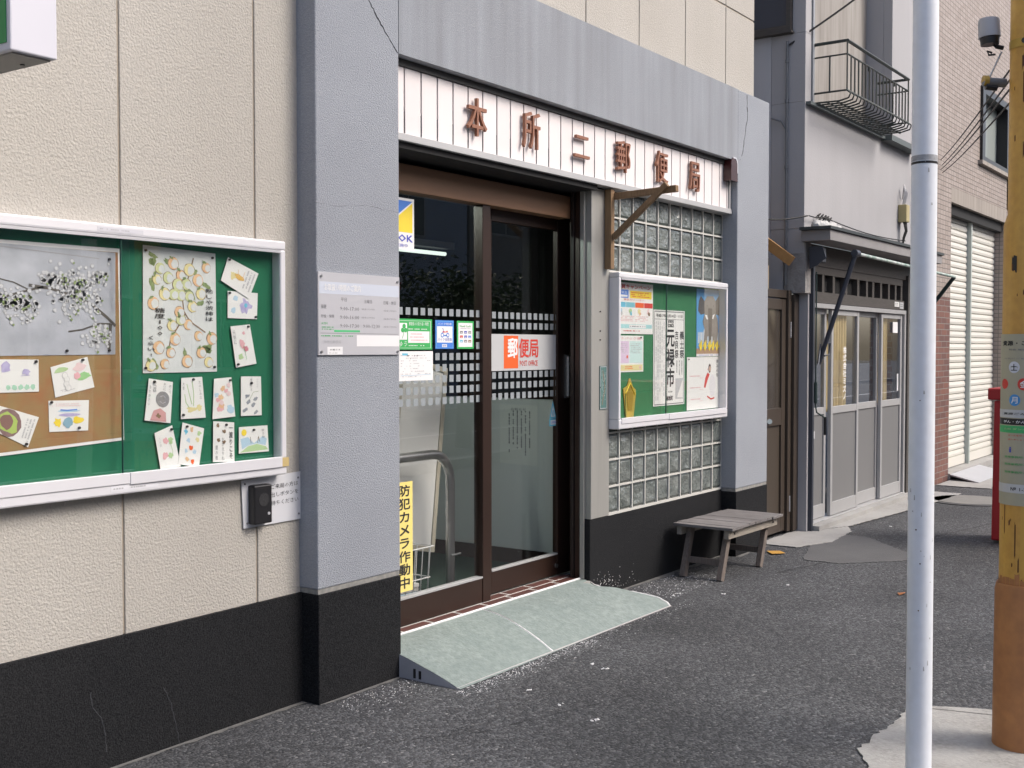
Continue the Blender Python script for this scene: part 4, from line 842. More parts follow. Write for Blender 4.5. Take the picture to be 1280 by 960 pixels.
for k in range(3): s.fine(.08,.62-.22*k,.4,.66-.22*k,1,PNK,1); s.line([(.34,.60-.22*k),(.44,.60-.22*k)],.002,PNK,1)
s.pins([(.04,.96)]); s.done('poster', label='white poster of a woman in a pale dress with red sleeves', cat='poster', group='posters on the small board')
# gold paper ornament
mb = MB(); GOLD = M('gold_paper', (.50,.36,.06), .55, var=(18,.6,(.36,.30,.06)))
c = PY(786.5,498,YQ); o_ = [(-.045,-.115),(-.075,.045),(-.078,.06),(-.03,.075),(-.006,.118),(.008,.118),(.035,.07),(.072,.05),(.075,.03),(.045,-.115)]
mb.prism([(c.x+a,c.y,c.z+b) for a, b in o_], (0,-.004,0), GOLD); mb.prism([(c.x+a*.5,c.y-.0042,c.z+b*.62) for a, b in o_], (0,-.002,0), M('dark_gold',(.34,.24,.03),.5))
mb.tube([(c.x-.055,c.y-.007,c.z+.03),(c.x,c.y-.007,c.z+.09),(c.x+.06,c.y-.007,c.z+.02)], .003, YEL, 6); mb.tube([(c.x-.05,c.y-.007,c.z-.11),(c.x-.055,c.y-.007,c.z+.03)], .002, LEAFW, 6)
build('paper_ornament', mb, org=c, label='gold house-shaped paper ornament at the lower left of the poster board', cat='ornament')

# ------------------------------------------------------------------ projecting sign at the top left
ps = empty('projecting_sign', (1.75,-.3,2.2), 'white box sign with green face projecting from the wall at top left', 'sign')
mb = MB(); mb.box(1.626,1.755,-.60,-.18,2.16,2.95,M('sign_white',(.62,.62,.68),.5,var=(4,.3,(.56,.56,.62)))); build('box', mb, ps, bevel=.004)
mb = MB(); mb.box(1.640,1.745,-.585,-.19,2.156,2.1605,M('sign_underside',(.34,.32,.29),.7)); mb.tube([(1.72,-.5,2.157),(1.72,-.5,2.153)],.006,BLACKP,8); build('underside', mb, ps)
s = Sheet([Vector((1.6255,-.2,2.93)),Vector((1.6255,-.585,2.93)),Vector((1.6255,-.585,2.18)),Vector((1.6255,-.2,2.18))], n=(-1,0,0)); s.base(M('sign_green',(.015,.26,.07),.4), .002); s.vtext('郵便局',.55,.1,.95,.85,M('sign_pale',(.5,.75,.72),.5),1); s.rect(0,.94,1,1,LBLU,1); s.done('face', ps)
mb = MB(); mb.box(1.67,1.71,-.19,.10,2.35,2.39,ALU); mb.box(1.67,1.71,-.19,.10,2.75,2.79,ALU); build('bracket', mb, ps)

# ------------------------------------------------------------------ ramp
rp = empty('access_ramp', (4.6,-.1,0), 'pale green textured ramp in front of the sliding door', 'ramp')
def lerp_tab(t, tab):
    for (a, p), (b, q) in zip(tab, tab[1:]):
        if t <= b: return p+(q-p)*max(0, (t-a)/(b-a))
    return tab[-1][1]
def rxe(y): return lerp_tab(y, ((-.336,5.655),(-.29,5.71),(-.19,5.785),(-.10,5.80),(-.03,5.79),(.05,5.71),(.10,5.545),(.115,5.531),(.2,5.531)))
def rz(x, y):
    pz = lerp_tab(y, ((-.336,.003),(-.318,.008),(-.25,.033),(-.18,.054),(-.12,.070),(-.055,.088),(.0,.100),(.06,.109),(.165,.119)))
    if y > .12: return pz
    e = lerp_tab(y, ((-.336,.003),(-.1,.012),(.05,.030),(.10,.09),(.12,.118))) + max(0, rxe(y)-x)*.30
    d = .02; h = max(0, min(1, .5+.5*(e-pz)/d)); return e*(1-h)+pz*h - d*h*(1-h)*.6
NXR, NYR = 90, 30; pts = []; ys = [-.336+(.163+.336)*j/NYR for j in range(NYR+1)]
for y_ in ys:
    xl = 3.768+.0*y_
    for i in range(NXR+1):
        x_ = xl+(rxe(y_)-xl)*i/NXR; pts.append((x_, y_, rz(x_, y_)))
mb = MB(); mb.add(pts, [(j*(NXR+1)+i, j*(NXR+1)+i+1, (j+1)*(NXR+1)+i+1, (j+1)*(NXR+1)+i) for j in range(NYR) for i in range(NXR)], RAMPG, True); build('ramp_surface', mb, rp)
j0 = (4.63,.186,.100); j1 = (4.485,-.325,.006)
mb = MB()
ls = [(3.767,y_,rz(3.77,y_)-.001) for y_ in ys if y_ < .15]; mb.add(ls+[(x_,y_,0) for x_,y_,_ in ls], [(i,i+1,len(ls)+i+1,len(ls)+i) for i in range(len(ls)-1)], RAMPS)
mb.add([(3.766,-.318,0),(5.66,-.336,0),(5.66,-.336,.0055),(3.766,-.318,.0055)], [(0,1,2,3)], RAMPS)
es = [(rxe(y_),y_,rz(rxe(y_),y_)) for y_ in ys if y_ < .115]; mb.add(es+[(x_,y_,0) for x_,y_,_ in es], [(i,len(es)+i,len(es)+i+1,i+1) for i in range(len(es)-1)], CAULK)
for y, h in ((-.12,.045),(-.09,.05)): mb.box(3.764,3.771,y-.006,y+.006,.01,h,BLACKP)
build('ramp_end', mb, rp)
mb = MB(); mb.tube([(3.775,.163,.120),(4.3,.161,.121),(4.9,.164,.121),(5.53,.163,.120)], .007, CAULK, 6)
def bead(pts, wd, mat, h=.003):
    P_ = [Vector(p) for p in pts]; vs = []
    for i, p in enumerate(P_):
        d = P_[min(i+1, len(P_)-1)]-P_[max(i-1, 0)]; nn_ = Vector((-d.y, d.x, 0)).normalized()*wd*random.uniform(.42,.58)
        for q, zz in ((p+nn_, 0), (p+nn_*.6, h), (p-nn_*.6, h), (p-nn_, 0)): vs.append((q.x, q.y, q.z+zz))
    mb.add(vs, [(4*i+j, 4*i+j+1, 4*i+j+5, 4*i+j+4) for i in range(len(P_)-1) for j in range(3)], mat)
jp = [Vector((4.60-.115*t+.012*math.sin(t*3.1), .163-.493*t, 0)) for t in [k/16 for k in range(17)]]
for q in jp: q.z = rz(q.x, q.y)+.0005; bead(jp, .013, CAULK)
mb.tube([(3.766,-.320,.004),(4.8,-.330,.004),(5.66,-.338,.004)], .004, M('pale_mortar_bead',(.45,.43,.43),.8), 6)
ep = [Vector((a+.004+random.uniform(-.003,.003),b,c+.001)) for a,b,c in es]; bead(ep, .014, CAULK); build('sealant', mb, rp)

# ------------------------------------------------------------------ wooden bracket over the blocks
wb = empty('wooden_bracket', (5.69,.09,1.87), 'weathered wooden bracket with a diagonal brace beside the glass blocks', 'bracket')
B('post', wb, [(5.672,5.712,.055,.098,1.872,2.322)], WOODB, bevel=.003)
mb = MB(); mb.bar((5.722,.07,2.285),(5.722,-.335,2.300),.035,.036,WOODB); build('arm', mb, wb, bevel=.003)
a = PX(767,297,5.695); b = PX(834,230,5.695); mb = MB(); mb.bar(a+Vector((0,0,0)), b, .028,.032,WOODB); build('brace', mb, wb, bevel=.003)

# ------------------------------------------------------------------ bench
bn = empty('wooden_bench', (6.6,-.25,0), 'small weathered grey wooden bench on the asphalt before the glass blocks', 'bench')
bc0 = Vector((6.44,-.335,0)); lx, ly = .78, .39
ex = Vector((math.cos(R(-1)), math.sin(R(-1)), 0)); ey = Vector((-ex.y, ex.x, 0))
tf = Matrix.Translation((bc0.x, bc0.y, 0)) @ Matrix((ex, ey, Vector((0,0,1)))).transposed().to_4x4()
n = 9; wds = [.8,1.15,1,1.1,.9,1.2,.85,1.05,.95]; tot = sum(wds); x = 0
for k in range(n):
    wd = lx*wds[k]/tot; mb = MB(); mb.box(x+.002, x+wd-.002, -.012+random.uniform(-.004,.004), ly+random.uniform(-.004,.004), .313, .331+random.uniform(-.0015,.0015), WOODG, tf); build('plank', mb, bn, bevel=.002); x += wd
for y0 in (.018, ly-.05):
    mb = MB(); mb.box(.02, lx-.03, y0, y0+.032, .258, .312, M('pale_rail_wood',(.33,.30,.25),.85,stretch=(2,20,20),var=(6,.7,(.26,.22,.19)),bump=(12,.002,'noise')), tf)
    for xx in (.10, lx-.10): mb.tube([tf @ Vector((xx, y0-.001, .286)), tf @ Vector((xx, y0-.004, .286))], .008, BLACKP, 8)
    build('side_rail', mb, bn, bevel=.002)
    for xx in (.12, lx-.09):
        mb = MB(); a = tf @ Vector((xx, y0+.05 if y0 < .1 else y0-.02, .310)); b = tf @ Vector((xx-.115, y0+.05 if y0 < .1 else y0-.02, .0)); mb.bar(a, b, .045, .034, WOODL, up=(0,1,0)); build('leg', mb, bn, bevel=.002)
for xx in (.055, lx-.155):
    mb = MB(); mb.box(xx-.012, xx+.012, .06, ly-.06, .085, .122, WOODL, tf); build('stretcher', mb, bn, bevel=.002)

# ------------------------------------------------------------------ gate in the passage
gt = empty('side_gate', (8.1,.1,0), 'brown metal gate with a dark glass panel in the passage', 'gate')
B('frame', gt, [(7.805,7.86,.085,.14,.02,1.86),(8.37,8.43,.07,.14,.02,1.86),(7.86,8.37,.085,.14,1.80,1.86),(8.44,8.60,.05,.14,.02,1.83)], GATE, bevel=.003)
B('leaf', gt, [(7.865,7.94,.09,.125,.03,1.79),(8.29,8.365,.09,.125,.03,1.79),(7.94,8.29,.09,.125,1.71,1.79),(7.94,8.29,.09,.125,.84,.97),(7.94,8.29,.09,.125,.03,.15)], GATE, bevel=.003)
B('lower_panel', gt, [(7.94,8.29,.105,.118,.15,.84)], M('brown_gate_panel',(.085,.068,.052),.35,.2))
B('upper_panel', gt, [(7.94,8.29,.105,.115,.97,1.71)], M('smoked_panel',(.06,.05,.04),.12,spec=.7))
mb = MB(); mb.tube([PY(962,527,.089), PY(962,527,.055)], .019, M('chrome_knob',(.7,.7,.7),.15,1), 14); build('knob', mb, gt)
mb = MB(); mb.box(8.405,8.415,.064,.07,.17,.29,ALU); mb.box(8.405,8.415,.064,.07,1.5,1.62,ALU); build('hinge', mb, gt)
gr = empty('gate_roof', (8.2,.3,1.9), 'small timber gable roof end over the passage gate', 'roof')
mb = MB(); a = PX(940,243,8.20); b = PX(1002,331,8.30); mb.bar(Vector((8.22,.60,2.52)), Vector((8.30,.02,2.07)), .075, .03, WOODO, up=(1,0,0)); build('bargeboard', mb, gr)
B('beam', gr, [(7.85,8.25,.18,.25,2.03,2.10)], DWOOD); B('post', gr, [(8.12,8.20,.16,.22,1.86,2.04),(7.9,7.98,.16,.22,1.86,2.04)], M('pale_post',(.42,.34,.22),.8)); B('soffit_board', gr, [(7.83,8.2,.25,.6,2.11,2.13)], WOODO)

# ------------------------------------------------------------------ grey house with the shop front
GH = empty('grey_house', (8.5,0,0), 'grey plastered house with a shop front, balcony and narrow eave', 'house')
HB = -.02; HX0, HX1 = 8.44, 11.45
B('wall', GH, [(HX0,8.56,HB,.25,3.2852,3.805),(HX0,8.56,HB,.085,3.8052,7.0),(HX0,8.56,.0852,.25,5.2,7.0),(HX0+.003,8.598,HB+.001,.2512,2.14,2.3283),(HX0,HX1,HB,.25,2.3285,3.285),(10.30,HX1,HB,.25,3.2852,7.0),(8.56,10.30,HB,.25,5.6,7.0)], PLASTER, bevel=.004)
B('side_wall', GH, [(HX0-.001,HX0+.10,.252,6,0,3.805),(HX0-.001,HX0+.10,1.3,6,3.8052,7),(HX0-.001,HX0+.10,.252,1.2998,5.2,7)], PLASTD)
B('lower_pier', GH, [(8.441,8.595,.145,.2511,0,2.1395)], PLASTD); B('pier_plaster', GH, [(8.446,8.56,-.03,.14,1.84,2.222)], M('chipped_plaster',(.34,.33,.32),.9,var=(9,.6,(.22,.2,.19)),bump=(30,.01,'noise')))
sw = B('side_window', GH, [(HX0-.03,HX0+.02,.088,.125,3.82,5.2),(HX0-.03,HX0+.02,.125,1.3,3.82,3.87),(HX0-.03,HX0+.02,.8,.84,3.87,5.2)], DWOOD, label='dark side window above the passage')
B('pane', sw, [(HX0+.01,HX0+.015,.125,1.3,3.87,5.2)], M('dark_blue_pane',(.03,.04,.065),.1,spec=.8)); B('sill', sw, [(HX0-.06,HX0+.02,.07,1.32,3.806,3.819)], DWOOD)
B('balcony_door', GH, [(8.561,10.299,.13,.15,3.286,5.6)], CORR, label='stained board shutter behind the balcony')
B('corner_strip', GH, [(8.565,8.60,HB-.012,.05,3.30,5.6)], M('grey_metal_strip',(.30,.31,.32),.5))
B('shutter_box', GH, [(10.302,11.12,-.10,HB-.001,3.30,6.2)], PLASTER, bevel=.004, label='plastered shutter box right of the balcony'); B('box_edge', GH, [(10.27,11.14,-.115,-.02,3.25,3.299)], M('dark_green_grey',(.10,.12,.12),.6))
B('balcony_sill', GH, [(8.45,10.30,-.06,HB-.001,3.262,3.284)], M('dark_green_grey',(.1,.1,.1),.6))
bl = GH
# balcony: rails, balusters, floor bars
IRON = M('balcony_iron', (.035,.05,.052), .55, .4, var=(30,.5,(.10,.08,.06)))
bx0, bx1, by = 8.60, 10.16, -.285
mb = MB()
for z, r_ in ((3.735,.013),(3.635,.007),(3.365,.008)): mb.tube([(bx0,HB,z),(bx0,by,z),(bx1,by,z),(bx1,HB,z)], r_, IRON, 6, smooth=False)
bal = build('balcony_rail', mb, GH, label='dark iron balcony railing')
me_b = None
for k in range(19):
    x = bx0+(bx1-bx0)*k/18
    mb = MB(); mb.tube([(0,0,0),(0,0,.37 if k in (0,18) else .27)], .0065, IRON, 6)
    if k in (0, 18): build('x', mb).name; 
    me = bpy.data.meshes.new('baluster'); me.from_pydata([tuple(p) for p in mb.v], [], mb.f); me.materials.append(IRON)
    if k in (0, 18): bpy.data.objects.remove([o for o in bpy.data.objects if o.name.startswith('x')][0])
    inst('baluster', me, (x,by,3.365), bal)
for yy in (-.15,):
    for xx in (bx0, bx1):
        mb = MB(); mb.tube([(xx,yy,3.365),(xx,yy,3.635)], .007, IRON, 6); build('baluster', mb, bal)
mb = MB()
for xx in (9.1, 9.75):
    for k in range(2):
        sg = 1 if k else -1
        mb.tube([(xx,by-.004,3.60)]+[(xx+sg*.05*math.sin(math.pi*t/8),by-.004,3.60-.19*t/8) for t in range(9)], .004, IRON, 5)
    mb.tube([(xx,by-.004,3.63),(xx,by-.004,3.60)], .012, IRON, 6)
build('scroll', mb, bal)
mb = MB()
for k in range(20):
    x = bx0-.02+(bx1-bx0)*k/19; mb.tube([(x,HB,3.29),(x,by+.05,3.285),(x,by-.02,3.30),(x,by-.035,3.335),(x,by,3.365)], .007, IRON, 5)
for yy in (-.07,-.14,-.21): mb.tube([(bx0-.03,yy,3.285),(bx1+.03,yy,3.285)], .006, IRON, 5)
build('balcony_floor_bars', mb, bal, kind='stuff')
# eave
B('eave', GH, [(8.38,HX1,-.245,HB,2.225,2.305),], M('eave_board',(.28,.27,.27),.8,var=(5,.5,(.22,.21,.21))), bevel=.003); B('eave_flashing', GH, [(8.34,HX1+.02,-.262,HB,2.306,2.328)], M('dark_flashing',(.05,.058,.06),.5,.3)); B('eave_soffit', GH, [(8.60,HX1,-.019,.02,2.061,2.2245)], DWOOD)
mb = MB(); bp_ = [(8.40+.047*k, -.13+.02*math.sin(k*1.9), 2.335+.012*math.sin(k*2.3)) for k in range(12)]
mb.tube(bp_, [.02,.045,.055,.048,.056,.04,.046,.05,.036,.03,.03,.012], M('lumpy_mortar',(.50,.50,.49),.9,var=(30,.5,(.38,.38,.37)),bump=(40,.01,'noise')), 10)
build('mortar_blob', mb, GH)
# transom
B('transom_frame', GH, [(8.60,10.98,-.012,.06,2.0,2.06),(8.60,10.98,-.028,.06,1.775,1.86)]+[(x,x+.05,-.010,.05,1.86,2.0) for x in (8.60,8.86,9.10,9.40,9.70,9.93,10.10,10.32,10.55,10.75,10.93)], DWOOD)
B('transom_glass', GH, [(8.6,10.98,.035,.04,1.86,2.06)], M('dark_glass',(.05,.05,.05),.08,spec=.8))
B('shop_post', GH, [(8.565,8.60,-.05,.10,0,2.1)], NAVY); B('shop_post', GH, [(11.07,11.14,-.04,.1,0,2.1)], DWOOD); B('plaster_edge', GH, [(8.532,8.563,-.02,.10,0,1.84)], PLASTER)
B('shop_sill', GH, [(8.60,11.10,-.10,.12,0,.045)], CONC)
B('shop_frame', GH, [(8.60,11.07,-.025,.09,1.735,1.772),(11.02,11.069,-.024,.09,.046,1.735),(8.60,11.07,-.03,.09,.0455,.055)], ALUD, bevel=.002)
B('shop_room', GH, [(8.6,11.1,1.2,1.25,0,2.2),(8.6,11.1,.1,1.2,0,.03)], M('shop_inside',(.09,.085,.08),.9))
for i, (x0, x1, y) in enumerate(((8.605,9.08,.03),(9.10,9.775,-.005),(9.79,10.40,.03),(10.385,11.0,-.005))):
    d = B('sliding_door', GH, [(x0,x0+.045,y,y+.03,.06,1.73),(x1-.045,x1,y,y+.03,.06,1.73),(x0+.045,x1-.045,y+.001,y+.029,1.69,1.73),(x0+.045,x1-.045,y+.001,y+.029,.888,.945),(x0+.045,x1-.045,y+.001,y+.029,.06,.165)], ALUD, bevel=.002)
    B('door_panel', d, [(x0+.045,x1-.045,y+.012,y+.018,.165,.888)], PANEL); B('door_glass', d, [(x0+.045,x1-.045,y+.013,y+.017,.945,1.69)], GLASSD)
    # curtains with folds
    if i != 2:
        mb = MB(); cx0, cx1 = (x0+.03, x1-.16) if i == 0 else (x0+.05, x1-.16) if i == 1 else (x0+.03, x0+.30); nn_ = 40; pts = []
        for k in range(nn_+1): xx = cx0+(cx1-cx0)*k/nn_; yy = y+.055+.014*math.sin(k*1.15+i); pts += [(xx,yy,.9),(xx,yy,1.70)]
        mb.add(pts, [(2*k,2*k+2,2*k+3,2*k+1) for k in range(nn_)], CURT, True); build('curtain', mb, d)
yl = -.0055
s = Sheet([PY(1056,433,.0),PY(1064,433,.0),PY(1064,492,.0),PY(1056,492,.0)]); s.c[0].x = s.c[3].x = 9.415; s.c[1].x = s.c[2].x = 9.485
for q in s.c: q.y = .0065
s.c[0].z = s.c[1].z = 1.435; s.c[2].z = s.c[3].z = .985; s.W = .07; s.H = .45; s.vtext('株式会社ミズノ', 0, 0, 1, 1, WHITE, 1, bold=.03); s.done('window_lettering', GH)
s = Sheet(RC(8.66,8.80,1.44,1.62,.0405)); s.base(WHITE,.001); s.rect(.05,.6,.6,.85,RED,1); s.rect(.62,.6,.95,.85,BLU,1); s.fine(.1,.1,.9,.5,3,INKL,1); s.done('notice_sheet', GH)
s = Sheet(RC(8.70,8.86,.70,.76,.0405)); s.base(LGREY,.001); s.rect(.5,.1,.9,.9,PAPER,1); s.fine(.55,.2,.85,.8,2,INKG,2); s.done('notice_sheet', GH)
s = Sheet(RC(10.68,10.82,1.80,1.845,-.029)); s.base(PAPER,.002); s.fine(.1,.2,.9,.8,2,INKG,1); s.done('house_number_plate', GH); s = Sheet(RC(10.84,10.95,1.785,1.845,-.029)); s.base(LGREY,.002); s.fine(.1,.2,.9,.8,2,INKG,1); s.done('house_number_plate', GH)
mb = MB(); mb.box(10.72,10.86,-.006,.0,1.56,1.66,WHITE); build('paper_flag', mb, GH); mb = MB(); mb.box(10.86,10.89,-.007,-.001,1.02,1.18,WHITE); build('door_sticker', mb, GH)
# folding awning
aw = empty('awning_frame', (9.0,-.2,2.0), 'folded shop awning with dark struts and a hanging crank rod', 'awning')
A_ = Vector((8.74,-.315,2.145)); B_ = Vector((11.57,-.33,2.105))
mb = MB(); mb.tube([A_, B_], .013, M('canvas_roll',(.55,.58,.56),.7,var=(12,.8,(.05,.20,.14)),stretch=(1,1,1)), 10); build('front_bar', mb, aw)
mb = MB(); mb.tube([A_, Vector((8.69,-.05,1.30))], .019, NAVY, 10); build('strut', mb, aw)
mb = MB(); mb.tube([B_, Vector((11.60,-.05,1.75))], .019, DGREEN, 10); build('strut', mb, aw)
mb = MB(); mb.tube([A_+Vector((-.03,0,0)), A_+Vector((.05,0,.0))], .028, NAVY, 10); build('elbow', mb, aw)
mb = MB(); mb.box(8.47,8.56,-.15,-.055,2.07,2.18,NAVY); mb.prism([(8.46,-.185,2.10),(8.46,-.155,2.19),(8.46,-.055,2.19),(8.46,-.055,2.02),(8.46,-.12,2.05)],(.012,0,0),NAVY); build('gear_housing', mb, aw, bevel=.006)
mb = MB(); x, y = 8.52, -.09; mb.tube([(x,y,2.0),(x,y,.98)], .006, DGREEN, 6); mb.tube([(x,y,1.16),(x,y,1.0)], .014, DGREEN, 8); mb.tube([(x,y,.98),(x,y-.01,.93),(x+.12,y-.03,.885),(x+.13,y-.03,.87)], .006, DGREEN, 6); mb.tube([(x+.13,y-.03,.89),(x+.13,y-.03,.75)], .012, BLACKP, 8); build('crank_rod', mb, aw)
mb = MB(); mb.tube([(8.70,-.06,1.45),(8.60,-.08,1.30),(8.52,-.09,1.27)], .008, NAVY, 6); mb.tube([(8.73,-.09,1.46),(8.80,-.10,1.46),(8.78,-.10,1.37),(8.70,-.09,1.36)], .007, NAVY, 6); build('latch', mb, aw)
# conduit, wires, service box
cb = empty('service_conduit', (8.42,.05,2.4), 'grey conduit pipe with loose wires on the house corner', 'conduit')
PIPE = M('conduit_grey',(.16,.17,.18),.5)
mb = MB(); px = 8.425; mb.tube([(px,.12,1.9),(px,.12,3.75)], .010, PIPE, 8); mb.tube([(px,.12,3.08),(px-.01,.16,3.15),(px-.01,.24,3.18)], .007, PIPE, 6)
for z in (2.1,2.4,2.8,3.3,3.6): mb.tube([(px,.12,z-.012),(px,.12,z+.012)], .015, PIPE, 8)
build('pipe', mb, cb)
mb = MB()
def sag(a, b, d, n=12): a = Vector(a); b = Vector(b); return [a.lerp(b, t/n)-Vector((0,0,d*math.sin(math.pi*t/n))) for t in range(n+1)]
mb.tube(sag((8.42,.10,3.72),(9.25,-.9,4.75),.05), .008, RUBBER, 5); mb.tube(sag((8.0,.2,2.38),(8.43,-.05,2.42),.02), .006, RUBBER, 5); mb.tube(sag((8.43,-.06,2.42),(8.85,-.06,2.44),.01), .005, RUBBER, 5)
mb.tube(sag((8.85,-.04,2.44),(10.95,-.04,2.42),.03,20), .005, RUBBER, 5)
for k in range(10): mb.tube([(8.6+k*.03,-.05,2.42+.02*math.sin(k*2)),(8.62+k*.03,-.07,2.44-.015*math.cos(k*3)),(8.63+k*.03,-.04,2.43)], .006, RUBBER, 4)
build('wires', mb, cb, kind='stuff')
sb = empty('service_box', (10.83,-.08,2.65), 'yellowish terminal box with dangling black wires behind the white pole', 'terminal box')
mb = MB(); mb.box(10.78,10.88,-.10,-.021,2.58,2.74,M('yellowed_plastic',(.44,.37,.18),.5)); build('box', mb, sb, bevel=.006)
mb = MB(); 
for k in range(9): mb.tube([(10.79+.011*k,-.07,2.58),(10.80+.01*k+random.uniform(-.02,.02),-.08,2.50),(10.84+random.uniform(-.03,.03),-.06,2.44),(10.86,-.04,2.34)], .005, RUBBER, 4)
for k in range(4): mb.tube([(10.80+.02*k,-.06,2.74),(10.78+.03*k,-.08,2.85),(10.84,-.06,2.93),(10.88,-.03,2.80)], .005, M('pale_cable',(.4,.4,.42),.5), 4)
build('wires', mb, sb, kind='stuff')

# ------------------------------------------------------------------ tiled building with shutters
TB = empty('tiled_building', (12,0,0), 'pinkish tiled building with two cream roller shutters', 'building')
B('wall', TB, [(11.50,12.72,-.0,.5,1.95,8),(12.72,15.40,0,.5,3.13,3.56),(12.72,13.93,0,.5,3.56,8),(15.32,24,0,.5,0,8),(13.93,15.32,0,.5,4.42,8)], TILEP)
B('lower_wall', TB, [(11.62,12.72,0,.5,0,1.949)], TILER)
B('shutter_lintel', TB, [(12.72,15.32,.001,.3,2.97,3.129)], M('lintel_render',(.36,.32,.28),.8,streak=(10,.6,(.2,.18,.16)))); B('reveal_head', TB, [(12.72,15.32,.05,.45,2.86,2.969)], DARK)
for x0, x1 in ((12.725,13.965),(14.015,15.32)):
    sh = B('roller_shutter', TB, [(x0,x1,.155,.17,.08,2.9)], M('shutter_groove',(.25,.24,.21),.7))
    mb = MB(); h = .071; w_ = x1-x0
    prof = [(0,0),(-.014,.006),(-.018,.03),(-.012,.060),(0,.0665)]
    vv = []; 
    for y_, z_ in prof: vv += [(-w_/2,y_,z_),(w_/2,y_,z_)]
    ff = [(2*i,2*i+1,2*i+3,2*i+2) for i in range(4)]
    me = bpy.data.meshes.new('shutter_slat'); me.from_pydata(vv,[],ff); me.materials.append(SHUT)
    for k in range(38): inst('shutter_slat', me, ((x0+x1)/2,.154,.19+k*h), sh)
    B('bottom_bar', sh, [(x0,x1,.13,.155,.085,.188)], SHUT)
B('centre_post', TB, [(13.967,14.013,.09,.17,.06,2.86)], M('pale_green_post',(.45,.50,.47),.5))
wn = B('window', TB, [(13.93,14.06,-.03,.2,3.56,4.418),(15.18,15.318,-.03,.2,3.56,4.418),(14.06,15.18,-.03,.2,3.56,3.62),(14.06,15.18,-.03,.2,4.34,4.418)], BLACKP); B('pane', wn, [(14.06,15.18,.10,.105,3.62,4.34)], M('pale_window_pane',(.38,.42,.40),.12,spec=.8))
B('cloudy_ledge', TB, [(13.85,15.4,-.05,-.001,3.515,3.559)], M('lintel_render',(.3,.3,.3),.8))
B('step', TB, [(12.72,15.3,-.02,.153,0,.075)], CONC)
sp = empty('steel_step_plate', (13.3,-.2,.04), 'sloping pale steel plate in front of the left roller shutter', 'ramp'); mb = MB(); mb.add([(12.72,-.022,.07),(13.98,-.022,.07),(13.90,-.34,.012),(12.62,-.34,.012),(12.72,-.022,.055),(13.98,-.022,.055),(13.90,-.34,.002),(12.62,-.34,.002)], [(0,1,2,3),(3,2,6,7),(0,3,7,4),(1,5,6,2),(0,4,5,1),(4,7,6,5)], M('pale_steel_plate',(.50,.51,.53),.5,.2,var=(4,.4,(.44,.45,.47)))); build('plate', mb, sp)

# ------------------------------------------------------------------ poles
wp = empty('white_pole', (3.775,-2.17,0), 'slim white painted steel pole rising out of the picture', 'pole')
px, py = PR = (0,0)
q0 = CAM + ray(1148,948)*(3.75/F); q1 = CAM + ray(1157.5,0)*(3.75/F); cx, cy = (q0.x+q1.x)/2, (q0.y+q1.y)/2
lean = Vector(((q1.x-q0.x)/(q1.z-q0.z), (q1.y-q0.y)/(q1.z-q0.z), 1))
base = q0 - lean*q0.z
mb = MB(); mb.tube([base, base+lean*5.5], .0405, POLEW, 32); build('shaft', mb, wp)
mb = MB(); c = base+lean*((CAM+ray(1159,205)*(3.75/F)).z); mb.tube([c-lean*.004, c+lean*.004], .0412, BLACKP, 32); build('band', mb, wp)
mb = MB(); c2 = c+lean*.016; mb.tube([c2-lean*.010, c2+lean*.008], .0409, M('worn_tape',(.42,.43,.45),.6,var=(60,.6,(.2,.2,.2))), 32); build('tape', mb, wp)
mb = MB()
for u, v in ((1150,702),(1145,660),(1157,640),(1160,720),(1148,760),(1162,880),(1150,500),(1156,300)):
    q = CAM+ray(u, v)*(3.75/F); d_ = (Vector((q.x,q.y,0))-Vector((cx,cy,0))); ca = base+lean*q.z; d_ = (CAM-ca); d_.z = 0; d_.normalize(); off = (u-(1148+ (948-v)*.0099))/F*3.75; sd_ = Vector((RT.x,RT.y,0)).normalized()
    rr = .0408; off = max(-.03,min(.03,off)); pt = ca+sd_*off+d_*math.sqrt(rr*rr-off*off); mb.tube([pt, pt+d_*.0005], random.uniform(.0015,.003), RUST, 6)
for k in range(18):
    zz = random.choice((random.uniform(.3,1.2),random.uniform(.7,1.0),random.uniform(1.2,2.3))); ca = base+lean*zz; a_ = random.uniform(-1.1,1.1)
    d0 = (CAM-ca); d0.z = 0; d0.normalize(); s0 = Vector((-d0.y, d0.x, 0)); pt = ca+(d0*math.cos(a_)+s0*math.sin(a_))*.0407; tn = (s0*math.cos(a_)-d0*math.sin(a_))
    h0, w0 = random.uniform(.002,.018), random.uniform(.0008,.003); nn0 = (d0*math.cos(a_)+s0*math.sin(a_))*.0003
    mb.add([pt+nn0-tn*w0, pt+nn0+tn*w0, pt+nn0+tn*w0*.4+Vector((0,0,h0)), pt+nn0-tn*w0*.6+Vector((0,0,h0))], [(0,1,2,3)], M('grey_scuff',(.42,.42,.42),.7))
build('rust_speck', mb, wp, kind='stuff')

